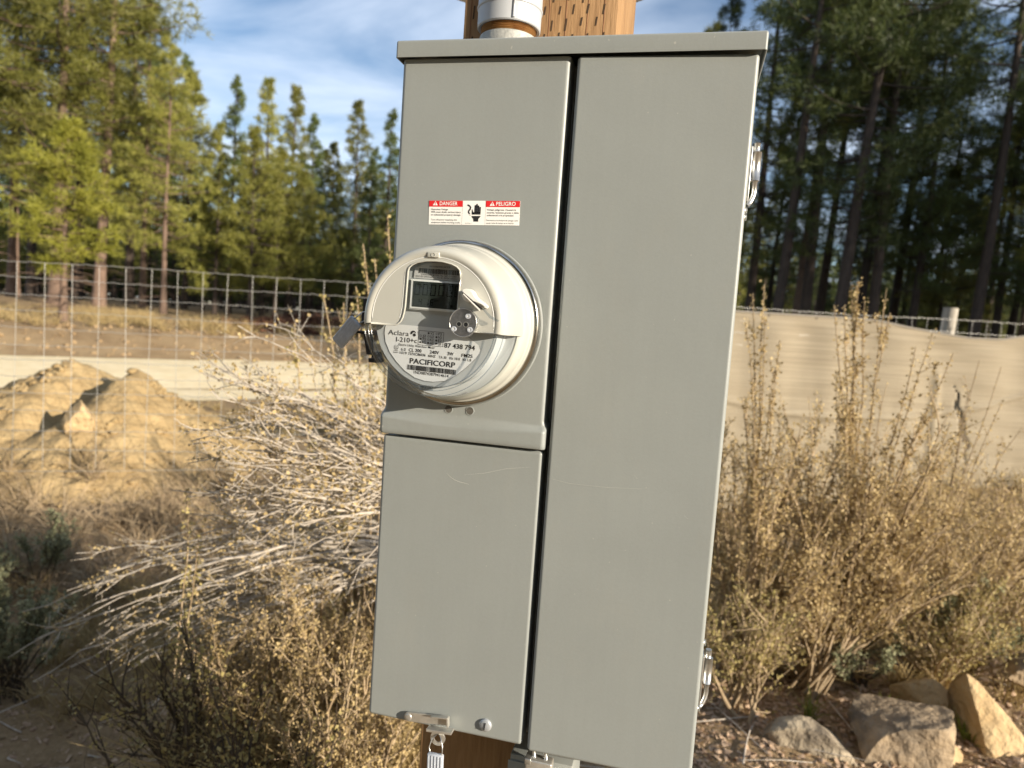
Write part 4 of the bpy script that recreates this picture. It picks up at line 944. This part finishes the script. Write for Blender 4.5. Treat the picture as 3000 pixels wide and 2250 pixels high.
# =================================================================== SHRUBS, GRASS, LITTER
def leaves_mesh(name, cen, size, seed, aspect=.42):
    r_ = np.random.default_rng(seed); n = len(cen); cen = np.asarray(cen)
    d = r_.normal(size=(n, 3))+np.array([0, 0, .6]); d /= np.linalg.norm(d, axis=1)[:, None]; s_ = np.cross(d, r_.normal(size=(n, 3))); s_ /= np.linalg.norm(s_, axis=1)[:, None]+1e-9
    L = size*(.6+.8*r_.random((n, 1))); nn = np.cross(d, s_)
    V = np.stack([cen, cen+d*L*.55+s_*L*aspect+nn*L*.10, cen+d*L, cen+d*L*.55-s_*L*aspect+nn*L*.10], 1).reshape(-1, 3)
    F = (np.arange(n)*4)[:, None]+np.array([0, 1, 2, 3])[None]; return np_mesh(name, V, F, np.full(n, 4))
def bez(p0, p1, p2, n=10, wob=.01, r_=rng):
    t = np.linspace(0, 1, n)[:, None]; p = (1-t)**2*p0+2*t*(1-t)*p1+t*t*p2
    w_ = np.cumsum(r_.normal(size=(n, 3)), axis=0)*wob/3; w_ -= w_[:1]; return p+w_*np.minimum(1, t*2)
class Shrub:
    def __init__(s, name, base, label, cat, seed, wood, leaf, group=None, leafsize=.010):
        s.e = empty(name, tuple(map(float, base)), label, cat, group); s.b = np.array(base, float); s.T = Tubes(); s.L = []; s.r = np.random.default_rng(seed); s.wood = wood; s.leaf = leaf; s.ls = leafsize; s.seed = seed
    def leafrow(s, pts, dens, jit=.006, t0=.1):
        pts = np.asarray(pts); seg = np.linalg.norm(np.diff(pts, axis=0), axis=1); Lt = seg.sum(); n = s.r.poisson(max(0, dens*Lt*(1-t0)))
        if n == 0: return
        q_ = (t0+(1-t0)*s.r.random(n))*(len(pts)-1); i_ = np.minimum(q_.astype(int), len(pts)-2); f = (q_-i_)[:, None]
        c = pts[i_]*(1-f)+pts[i_+1]*f; s.L.append(c+s.r.normal(size=(n, 3))*jit)
    def stem(s, p0, p1, p2, r0, r1=.0012, n=11, wob=.012, twigs=8, tl=.18, dens=60, up=.35, sub=2, spread=.9, t0=.25, tdens=None, side=5):
        pts = bez(np.array(p0, float), np.array(p1, float), np.array(p2, float), n, wob, s.r); s.T.add(pts-s.b, np.linspace(r0, r1, n), side); s.leafrow(pts, dens, t0=.4)
        tg = np.gradient(pts, axis=0); tg /= np.linalg.norm(tg, axis=1)[:, None]+1e-9
        for k in range(twigs):
            q_ = t0+(1-t0)*s.r.random(); i_ = min(n-2, int(q_*(n-1))); o = pts[i_]; d = tg[i_]*.9+s.r.normal(size=3)*spread*.55+np.array([0, 0, up]); d /= np.linalg.norm(d); L = tl*(.4+.9*s.r.random())*(1.15-.6*q_)
            e = o+d*L; tw = bez(o, o+d*L*.5+s.r.normal(size=3)*L*.10, e+np.array([0, 0, .08*L]), 6, .006, s.r); s.T.add(tw-s.b, np.linspace(max(r1*1.1, r0*.35), .0007, 6), 3); s.leafrow(tw, tdens or dens*1.3)
            for j in range(sub):
                i2 = s.r.integers(1, 5); d2 = d*.8+s.r.normal(size=3)*.6+np.array([0, 0, up*.6]); d2 /= np.linalg.norm(d2); e2 = tw[i2]+d2*L*.45
                t2 = bez(tw[i2], (tw[i2]+e2)/2+s.r.normal(size=3)*L*.04, e2, 4, .004, s.r); s.T.add(t2-s.b, [.0011, .0010, .0008, .0006], 3); s.leafrow(t2, tdens or dens*1.5)
        return pts
    def done(s):
        if s.T.n: link('branches', s.T.mesh('branches'), s.wood, s.e)
        if s.L:
            c = np.concatenate(s.L)-s.b; o = link('foliage', leaves_mesh('foliage', c, s.ls, s.seed+1), s.leaf, s.e); o['kind'] = 'stuff'
        return s.e
def gp(u, v, dz=0.0): x, y = uvxy(u, v); return np.array([float(x), float(y), float(ground(u, v))+dz])
Zv = np.array([0, 0, 1.0]); RU = np.array([.9721, .2347, 0]); FV = np.array([-.2347, .9721, 0])
def bitterbrush(u, v, H, spread, ns, label, seed, leaf='leaf_o', wood='twig', dens=120, group=None, twigs=13, lean=0.0, ls=.0108, tl=.26):
    b = gp(u, v, -.02); S_ = Shrub('bitterbrush', b, label, 'shrub', seed, wood, leaf, group, ls)
    for k in range(ns):
        a_ = S_.r.random()*PI2; rad = spread*math.sqrt(S_.r.random()); h = H*(.55+.45*S_.r.random())*(1-.25*(rad/spread)**2)
        tip = b+RU*(rad*math.cos(a_)+lean*h)+FV*rad*.8*math.sin(a_)+Zv*h; mid = b+(tip-b)*.45+Zv*h*.10+S_.r.normal(size=3)*.05
        S_.stem(b+S_.r.normal(size=3)*np.array([.04, .04, 0]), mid, tip, .007+.005*S_.r.random(), .0012, 12, .02, twigs, tl, dens*.8, .45, 2, tdens=dens)
    return S_
# --- right-hand side
b1 = bitterbrush(1.02, 2.80, 1.42, .50, 30, 'bushy ochre leaved bitterbrush growing close beside the grey panel', 301, lean=-.02)
for Dx, Dy in ((1630, 618), (1617, 640), (1650, 690), (1600, 700), (1690, 740), (1700, 800)): b1.stem(gp(1.02, 2.75), gp(1.02, 2.75, .6), at(Dx, Dy, 2.75), .006, .0016, 12, .015, 8, .13, 240, .7, 1, tdens=200)
b1.done()
b2 = bitterbrush(1.48, 2.95, 1.30, .60, 32, 'tall bitterbrush with upright seed spikes in front of tan fabric', 302)
for Dx, Dy in ((1835, 600), (1852, 618), (1862, 615), (1815, 640), (1898, 630), (1880, 650), (1790, 660), (1930, 690), (2012, 715), (1800, 800), (1960, 760), (2070, 760)): b2.stem(gp(1.42, 2.85), gp(1.45, 2.85, .55), at(Dx, Dy, 2.85), .0065, .0018, 12, .018, 9, .15, 260, .7, 1, t0=.40, tdens=220)
b2.done()
b3 = bitterbrush(2.0, 3.1, 1.05, .55, 26, 'spreading bitterbrush with bare dark branch tips before sagging fabric', 303, dens=110)
for Dx, Dy in ((2110, 770), (2145, 800), (2175, 870), (2090, 850), (2200, 930)): b3.stem(gp(1.9, 3.1), gp(1.9, 3.1, .35), at(Dx, Dy, 3.05), .006, .0014, 12, .02, 6, .16, 80, .5, 1, t0=.4)
b3.done()
b6 = Shrub('bitterbrush', gp(1.25, 2.7, -.02), 'loose bitterbrush with long straw coloured stems fanning out over the boulders', 'shrub', 308, 'twig', 'leaf_o', None, .010)
for Dx, Dy in ((2050, 880), (2120, 985), (2180, 1075), (2000, 950), (1930, 850), (2205, 1170), (2080, 1100), (1880, 900), (2150, 1240), (1760, 850), (1700, 960), (2000, 1180), (1820, 1000)):
    b6.stem(gp(1.25, 2.7)+b6.r.normal(size=3)*.03, gp(1.32, 2.7, .42)+RU*(Dx-1800)/1535*1.1, at(Dx, Dy, 2.72), .007, .0013, 14, .03, 15, .26, 70, .4, 2, t0=.3, tdens=110)
b6.done()
bitterbrush(1.30, 2.80, .62, .42, 15, 'low dense ochre bitterbrush just behind the boulders', 304, dens=110).done()
bitterbrush(1.85, 2.85, .55, .38, 13, 'low ragged bitterbrush standing over the slanted tan boulder', 305, leaf='leaf_y', dens=100).done()
bitterbrush(.90, 2.55, .55, .25, 11, 'small twiggy bitterbrush at the foot of the grey panel', 306, leaf='leaf_y', dens=80).done()
bitterbrush(2.55, 3.6, .95, .55, 22, 'rust tinged bitterbrush at the foot of the tan fabric', 307, dens=110).done()
def sage(u, v, H, spread, ns, label, seed, dens=170):
    b = gp(u, v, -.02); S_ = Shrub('sagebrush', b, label, 'shrub', seed, 'twig_dark', 'leaf_s', None, .014)
    for k in range(ns):
        a_ = S_.r.random()*PI2; rad = spread*math.sqrt(S_.r.random()); h = H*(.6+.4*S_.r.random())*(1-.3*(rad/spread)**2); tip = b+RU*rad*math.cos(a_)+FV*rad*math.sin(a_)+Zv*h
        S_.stem(b+S_.r.normal(size=3)*np.array([.03, .03, 0]), b+(tip-b)*.5+Zv*.04, tip, .006, .0012, 9, .015, 9, .14, dens*.6, .7, 2, t0=.5, tdens=dens)
    S_.done()
sage(1.50, 2.80, .34, .20, 10, 'pale grey-green sagebrush beside the round boulder', 311)
sage(2.02, 2.95, .55, .26, 11, 'larger grey-green sagebrush behind the slanted boulder', 312)
sage(-2.10, 3.0, .70, .28, 20, 'sunlit pale green sagebrush at the edge of the dark hollow', 313, 220)
sage(-2.45, 3.7, .42, .28, 10, 'shaded grey sagebrush below the soil heap', 314)
# --- left-hand side: bleached dead branches sweeping away from the panel
dA = Shrub('dead_shrub', gp(-.10, 1.85, -.02), 'bleached grey dead branches fanning out behind the panel edge', 'shrub', 321, 'deadwood', 'leaf_o', None, .010)
root = at(985, 1060, 1.9)
dA.T.add(bez(gp(-.10, 1.85), gp(-.12, 1.85, .3), root, 8, .01)-dA.b, np.linspace(.022, .014, 8), 8)
for (cx_, cy_), (tx, ty), vv_, r0 in (((760, 850), (450, 792), 2.0, .009), ((800, 830), (505, 770), 2.05, .008), ((700, 880), (440, 800), 1.9, .006), ((740, 900), (395, 905), 1.9, .008), ((760, 960), (420, 975), 1.85, .007), ((720, 990), (385, 1022), 1.8, .009), ((740, 1000), (450, 1045), 1.75, .006),
        ((700, 1010), (430, 1120), 1.75, .008), ((780, 930), (520, 900), 1.95, .007), ((770, 1010), (520, 1000), 1.8, .007), ((800, 900), (560, 850), 2.0, .006), ((790, 1040), (540, 1080), 1.7, .008), ((760, 1060), (520, 1160), 1.7, .007), ((820, 960), (600, 940), 1.9, .006), ((800, 1000), (600, 1030), 1.8, .006), ((830, 1080), (620, 1140), 1.75, .007), ((810, 880), (580, 800), 2.0, .006), ((720, 930), (470, 860), 2.0, .006), ((690, 1040), (470, 1010), 1.8, .006), ((700, 960), (480, 940), 1.85, .006)):
    for rep_ in range(2):
        j_ = dA.r.normal(size=4)*(0 if rep_ == 0 else 1)
        dA.stem(root+dA.r.normal(size=3)*.05, at(cx_+70+25*j_[0], cy_+15+35*j_[1], vv_*.97), at(tx+60*j_[2], ty+38*j_[3], vv_+.08*j_[0]), r0*(.90 if rep_ == 0 else .38), .0014, 18, .026, 9, .18, 16, .05, 2, spread=.6, t0=.25, tdens=46)
dA.done()
dB = Shrub('dead_shrub', gp(-.45, 2.3, -.02), 'grey dead branches arching low towards the dark hollow', 'shrub', 322, 'deadwood', 'leaf_o', None, .010)
root = at(930, 1200, 2.3)
dB.T.add(bez(gp(-.45, 2.3), gp(-.36, 2.3, .2), root, 8, .01)-dB.b, np.linspace(.020, .012, 8), 8)
for (cx_, cy_), (tx, ty), vv_, r0 in (((500, 1120), (165, 1270), 1.7, .008), ((540, 1160), (120, 1365), 1.6, .008), ((520, 1210), (130, 1445), 1.55, .008), ((470, 1150), (345, 1162), 1.75, .006), ((560, 1180), (240, 1345), 1.6, .007), ((580, 1230), (330, 1430), 1.5, .007), ((480, 1240), (150, 1500), 1.5, .006), ((560, 1270), (260, 1480), 1.5, .007), ((600, 1150), (420, 1250), 1.65, .007), ((640, 1180), (400, 1330), 1.6, .007), ((620, 1240), (450, 1390), 1.5, .006), ((680, 1120), (500, 1220), 1.7, .007), ((600, 1300), (380, 1500), 1.45, .006), ((650, 1290), (470, 1470), 1.45, .006), ((560, 1130), (300, 1230), 1.75, .006)):
    for rep_ in range(3):
        j_ = dB.r.normal(size=4)*(0 if rep_ == 0 else 1)
        dB.stem(root+dB.r.normal(size=3)*.04, at(cx_+60+30*j_[0], cy_-30+35*j_[1], vv_*1.38), at(tx+60*j_[2], ty+40*j_[3], vv_*1.38), r0*(.95 if rep_ == 0 else .42), .0015, 18, .028, 9, .17, 18, .02, 2, spread=.6, t0=.30, tdens=44)
dB.stem(root, at(500, 1120, 2.3), at(175, 1262, 2.3), .007, .002, 16, .008, 4, .08, 170, .1, 1, t0=.3)
dB.done()
b4 = bitterbrush(-.42, 2.35, 1.02, .30, 9, 'bitterbrush with upright russet stems showing behind the seal tag', 331, leaf='leaf_y', dens=80)
for Dx, Dy in ((788, 528), (800, 560), (712, 640), (760, 610), (640, 690), (745, 660), (835, 470)): b4.stem(gp(-.42, 2.35), at(Dx+25, 950, 2.35), at(Dx, Dy, 2.35), .006, .0018, 12, .014, 6, .14, 130, .5, 1, t0=.45)
b4.done()
bitterbrush(-.78, 1.75, .62, .26, 12, 'dark twiggy bitterbrush with few small leaves, low in front of dead branches', 332, leaf='leaf_y', wood='twig_dark', dens=42, tl=.2).done()
bitterbrush(-.52, 1.55, .58, .22, 12, 'bitterbrush with fine black twigs rising through the dry grass', 333, leaf='leaf_y', wood='twig_dark', dens=45, tl=.2).done()
bitterbrush(-.30, 1.62, .70, .20, 14, 'golden leafy bitterbrush against the lower edge of the panel', 334, leaf='leaf_o', dens=140, tl=.18, ls=.0075).done()
bitterbrush(-.95, 2.15, .50, .30, 10, 'low tangled bitterbrush on the lip of the dark hollow', 335, leaf='leaf_o', wood='twig_dark', dens=40).done()
bitterbrush(-.60, 2.0, .66, .26, 16, 'golden leaved bitterbrush spreading below the bleached branches', 338, leaf='leaf_o', dens=150, ls=.0075).done()
bitterbrush(-.36, 1.85, .62, .22, 16, 'straw coloured twiggy bitterbrush tucked under the bleached branches', 339, leaf='leaf_o', dens=150, ls=.0075).done()
b8 = bitterbrush(-.20, 2.05, .85, .22, 12, 'ochre bitterbrush mixed through the bleached dead branches', 336, leaf='leaf_o', dens=140, ls=.0075); b8.done()
b9 = Shrub('bitterbrush', gp(-.95, 1.9, -.02), 'single russet stem with buds standing before the dark hollow', 'shrub', 337, 'twig', 'leaf_y', None, .009)
b9.stem(gp(-.95, 1.9), at(420, 1300, 1.85), at(408, 1068, 1.85), .004, .0012, 12, .008, 2, .05, 170, .6, 0, t0=.5); b9.stem(gp(-.95, 1.9), at(430, 1300, 1.8), at(432, 1150, 1.8), .003, .001, 10, .006, 2, .04, 120, .6, 0, t0=.5); b9.done()
for k, (u, v, H) in enumerate(((-1.75, 4.1, .45), (-1.3, 3.6, .40), (-2.9, 4.9, .5), (-2.0, 5.0, .45), (-3.5, 4.9, .4), (-.9, 4.6, .5), (-.4, 3.6, .55))):
    S_ = Shrub('dead_shrub', gp(u, v, -.02), 'low tangle of grey dead twigs below the soil heap', 'shrub', 340+k, 'twig', 'leaf_o', 'low dead shrubs below the soil heap', .010)
    for j in range(12):
        a_ = S_.r.random()*PI2; q_ = S_.r.random()*.45; S_.stem(S_.b, S_.b+Zv*H*.5, S_.b+RU*q_*math.cos(a_)+FV*q_*math.sin(a_)+Zv*H*(.5+.5*S_.r.random()), .006, .001, 9, .03, 7, .2, 20, .3, 1)
    S_.done()
# unseen shrubs added out of view to shade the hollow
bitterbrush(2.35, .72, 1.32, .36, 20, 'dense unseen bitterbrush added on the sunward side to shade the hollow', 351, dens=120, group='unseen shrubs added for shade').done()
bitterbrush(2.75, .50, 1.32, .34, 20, 'dense unseen bitterbrush added on the sunward side to shade the hollow', 352, dens=120, group='unseen shrubs added for shade').done()

bitterbrush(1.60, -1.35, 1.35, .42, 20, 'dense unseen bitterbrush added on the sunward side to shade the hollow', 353, dens=120, group='unseen shrubs added for shade').done()

bitterbrush(2.95, .05, 2.35, .44, 34, 'head-high dense unseen bitterbrush added sunward to shade the hollow', 354, dens=170, twigs=18, tl=.34, ls=.014).done()

def grass(name, cu, cv, n_bl, H, seed, material, label, curl=.5, wd=.0022, hf=ground):
    r_ = np.random.default_rng(seed); cu = np.asarray(cu); k = len(cu); i_ = r_.integers(0, k, n_bl)
    sc = np.broadcast_to(np.asarray(H, float), (k,))[i_]
    u = cu[i_]+r_.normal(size=n_bl)*.12*sc; v = np.asarray(cv)[i_]+r_.normal(size=n_bl)*.12*sc; x, y = uvxy(u, v); b = np.stack([x, y, hf(u, v)-.01], -1)
    d = np.stack([r_.normal(size=n_bl)*curl, r_.normal(size=n_bl)*curl, np.ones(n_bl)], -1); d /= np.linalg.norm(d, axis=1)[:, None]; L = (sc*(.45+.7*r_.random(n_bl)))[:, None]
    s_ = np.cross(d, r_.normal(size=(n_bl, 3))); s_ /= np.linalg.norm(s_, axis=1)[:, None]; w_ = wd*(.6+.8*r_.random((n_bl, 1)))
    hd = d*np.array([1, 1, 0]); p1 = b+d*L*.55; p2 = b+d*L*.9+hd*L*.45-Zv*(L*.12*r_.random((n_bl, 1)))
    V = np.stack([b-s_*w_, b+s_*w_, p1+s_*w_*.8, p1-s_*w_*.8, p2], 1).reshape(-1, 3); q_ = np.arange(n_bl)*5
    fl = np.stack([q_, q_+1, q_+2, q_+3, q_+3, q_+2, q_+4], 1); me_ = np_mesh(name, V, fl.ravel(), np.tile([4, 3], n_bl))
    return tag(link(name, me_, material), label, kind='stuff')
r0_ = np.random.default_rng(5)
def patch(n, u0, u1, v0, v1): return r0_.uniform(u0, u1, n), r0_.uniform(v0, v1, n)
u, v = patch(50, -.62, -.15, 1.65, 2.3); grass('dry_grass', u, v, 7500, .48, 401, 'grass', 'straw coloured dry grass along the lower edge of the panel', .45)
u, v = patch(70, -2.8, -.6, 2.9, 3.7); grass('dry_grass', u, v, 3600, .24, 402, 'grass', 'thin dry grass round the dark hollow', .6)
u, v = patch(150, -4.8, -.2, 3.6, 5.4); grass('dry_grass', u, v, 9000, .36, 403, 'twig', 'brown dry grass at the foot of the soil heap', .7)
u, v = patch(130, .5, 2.9, 2.75, 4.2); grass('dry_grass', u, v, 6500, .22, 404, 'grass', 'thin dry grass among the boulders', .7)
u, v = patch(7, 1.12, 1.75, 2.42, 2.55); grass('green_grass', u, v, 260, .13, 405, 'grass_g', 'short green grass blades between the boulders', .4)
u, v = patch(120, -.4, 6, 3.4, 6.0); grass('dry_grass', u, v, 6000, .3, 406, 'grass', 'dry grass in front of the tan fabric', .6)
wd = r0_.uniform(7.6, 15, 320); u = r0_.uniform(-20, 2, 320); v = 12+(wd+(u+5.4)*.58)/.815
grass('dry_grass', u, v, 14000, .55, 407, 'grass', 'dry tufted grass on the bank below the wood', .7, .006)
wd = r0_.uniform(-5.5, -.6, 240); u = r0_.uniform(-9, 5, 240); v = 12+(wd+(u+5.4)*.58)/.815
grass('dry_grass', u, v, 9000, .28, 408, 'grass', 'dry tufted grass along the near side of the road', .7, .004)
# bark litter and pebbles near the panel
n_ = 34000; u = np.where(r0_.random(n_) < .6, r0_.uniform(.4, 2.6, n_), r0_.uniform(-2.6, 2.9, n_)); v = 1.6+2.6*r0_.random(n_)**1.5
x, y = uvxy(u, v); b = np.stack([x, y, ground(u, v)+.004], -1); a_ = r0_.normal(size=(n_, 3))*np.array([1, 1, .35]); a_ /= np.linalg.norm(a_, axis=1)[:, None]; c_ = np.cross(a_, r0_.normal(size=(n_, 3))*.5+Zv); c_ /= np.linalg.norm(c_, axis=1)[:, None]
L = (.004+.013*r0_.random((n_, 1))**2); W_ = L*(.25+.4*r0_.random((n_, 1)))
V = np.stack([b-a_*L-c_*W_*.6, b+a_*L*.9-c_*W_, b+a_*L+c_*W_*.8, b-a_*L*.8+c_*W_, b+np.cross(a_, c_)*-W_*.5], 1).reshape(-1, 3); q_ = np.arange(n_)*5
fl = np.stack([q_, q_+1, q_+4, q_+1, q_+2, q_+4, q_+2, q_+3, q_+4, q_+3, q_, q_+4], 1)
tag(link('bark_litter', np_mesh('bark_litter', V, fl.ravel(), np.full(n_*4, 3)), 'litter'), 'brown bark chips and needles littering the ground', kind='stuff')
n_ = 2600; u = r0_.uniform(-2.4, 2.9, n_); v = 1.6+2.6*r0_.random(n_)
scatter_rocks('pebbles', pts_on(u, v, ground, .0), .004+.012*r0_.random(n_)**3, 'litter', 'small pebbles and soil crumbs on the ground')
T = Tubes()
for k in range(260):
    u = r0_.uniform(-2.4, 2.8); v = r0_.uniform(1.7, 4.2); p0 = gp(u, v, .01); a_ = r0_.random()*PI2; L = .08+.3*r0_.random(); p1 = p0+np.array([math.cos(a_), math.sin(a_), .12*r0_.random()])*L
    T.add(bez(p0, (p0+p1)/2+r0_.normal(size=3)*.015, p1, 6, .006), np.linspace(.002+.003*r0_.random(), .001, 6), 4)
tag(link('fallen_twigs', T.mesh('fallen_twigs'), 'deadwood'), 'fallen grey twigs scattered on the ground', kind='stuff')
# boulders
def rock(Dx, Dy, v, dims, rot, seed, material, label, rough=.16):
    bm = bmesh.new(); bmesh.ops.create_icosphere(bm, subdivisions=5, radius=1.0); r_ = np.random.default_rng(seed)
    P = np.array([q_.co[:] for q_ in bm.verts]); pl = r_.normal(size=(16, 3)); pl /= np.linalg.norm(pl, axis=1)[:, None]; cut = .52+.34*r_.random(16)
    for a_, c_ in zip(pl, cut):
        dd = P@a_; P = np.where((dd > c_)[:, None], P-(dd-c_)[:, None]*a_*.97, P)
    nz = fbm(P[:, 0]*2.1+seed, P[:, 1]*2.1+P[:, 2]*1.7, 5, seed)*rough+fbm(P[:, 0]*9+seed, P[:, 2]*9+P[:, 1]*7, 3, seed+4)*rough*.28; P = P*(1+nz)[:, None]
    for q_, p_ in zip(bm.verts, P): q_.co = Vector(p_*np.array(dims))
    o = bm_obj('boulder', bm, material, None, smooth=True, angle=24); o.location = Vector(at(Dx, Dy, v)); o.rotation_euler = tuple(map(R, rot)); return tag(o, label, 'boulder')
rock(1742, 1640, 2.38, (.225, .17, .17), (0, 8, 20), 11, 'rock_lichen', 'dark boulder blotched with pale lichen, lowest beside the panel')
rock(1945, 1625, 2.40, (.215, .18, .27), (0, -14, 35), 23, 'rock', 'big upright boulder with one dark shaded face')
rock(1992, 1520, 2.66, (.15, .13, .15), (0, 10, 0), 31, 'rock_tan', 'small rounded tan boulder behind the big upright one')
rock(2150, 1628, 2.50, (.20, .20, .37), (0, -32, 15), 41, 'rock_tan', 'long slanted tan boulder leaning beside the upright one')
rock(2225, 1450, 2.75, (.12, .1, .10), (0, 10, 50), 47, 'rock', 'brown boulder above the long slanted one')
rock(2040, 1640, 2.36, (.06, .05, .10), (0, -25, 0), 53, 'rock_tan', 'narrow wedge of stone between the two big boulders')
rock(170, 905, 5.3, (.12, .1, .17), (0, 5, 0), 61, 'rock_tan', 'upright stone stuck in the face of the soil heap')
# slash pile at the edge of the wood
sp0 = (ux(650, 23.5), 23.5); T = Tubes(); r_ = np.random.default_rng(88); spb = gp(*sp0)
for k in range(1500):
    q_ = r_.normal()*1.9; w_ = r_.normal()*.6; h_ = .6*math.exp(-(q_/2.6)**2)*r_.random()*(1.0-.4*min(1, abs(w_)))
    p0 = gp(sp0[0]+q_, sp0[1]+w_)+Zv*h_; d = r_.normal(size=3)*np.array([1, 1, .35]); d /= np.linalg.norm(d); L = .15+.35*r_.random(); T.add(np.array([p0-d*L/2, p0+r_.normal(size=3)*.03, p0+d*L/2])-spb, [.022, .028, .01], 4)
so_ = link('slash_pile', T.mesh('slash_pile'), 'red_slash'); so_.location = tuple(spb); tag(so_, 'long red-brown pile of cut branches at the edge of the wood', 'slash pile')
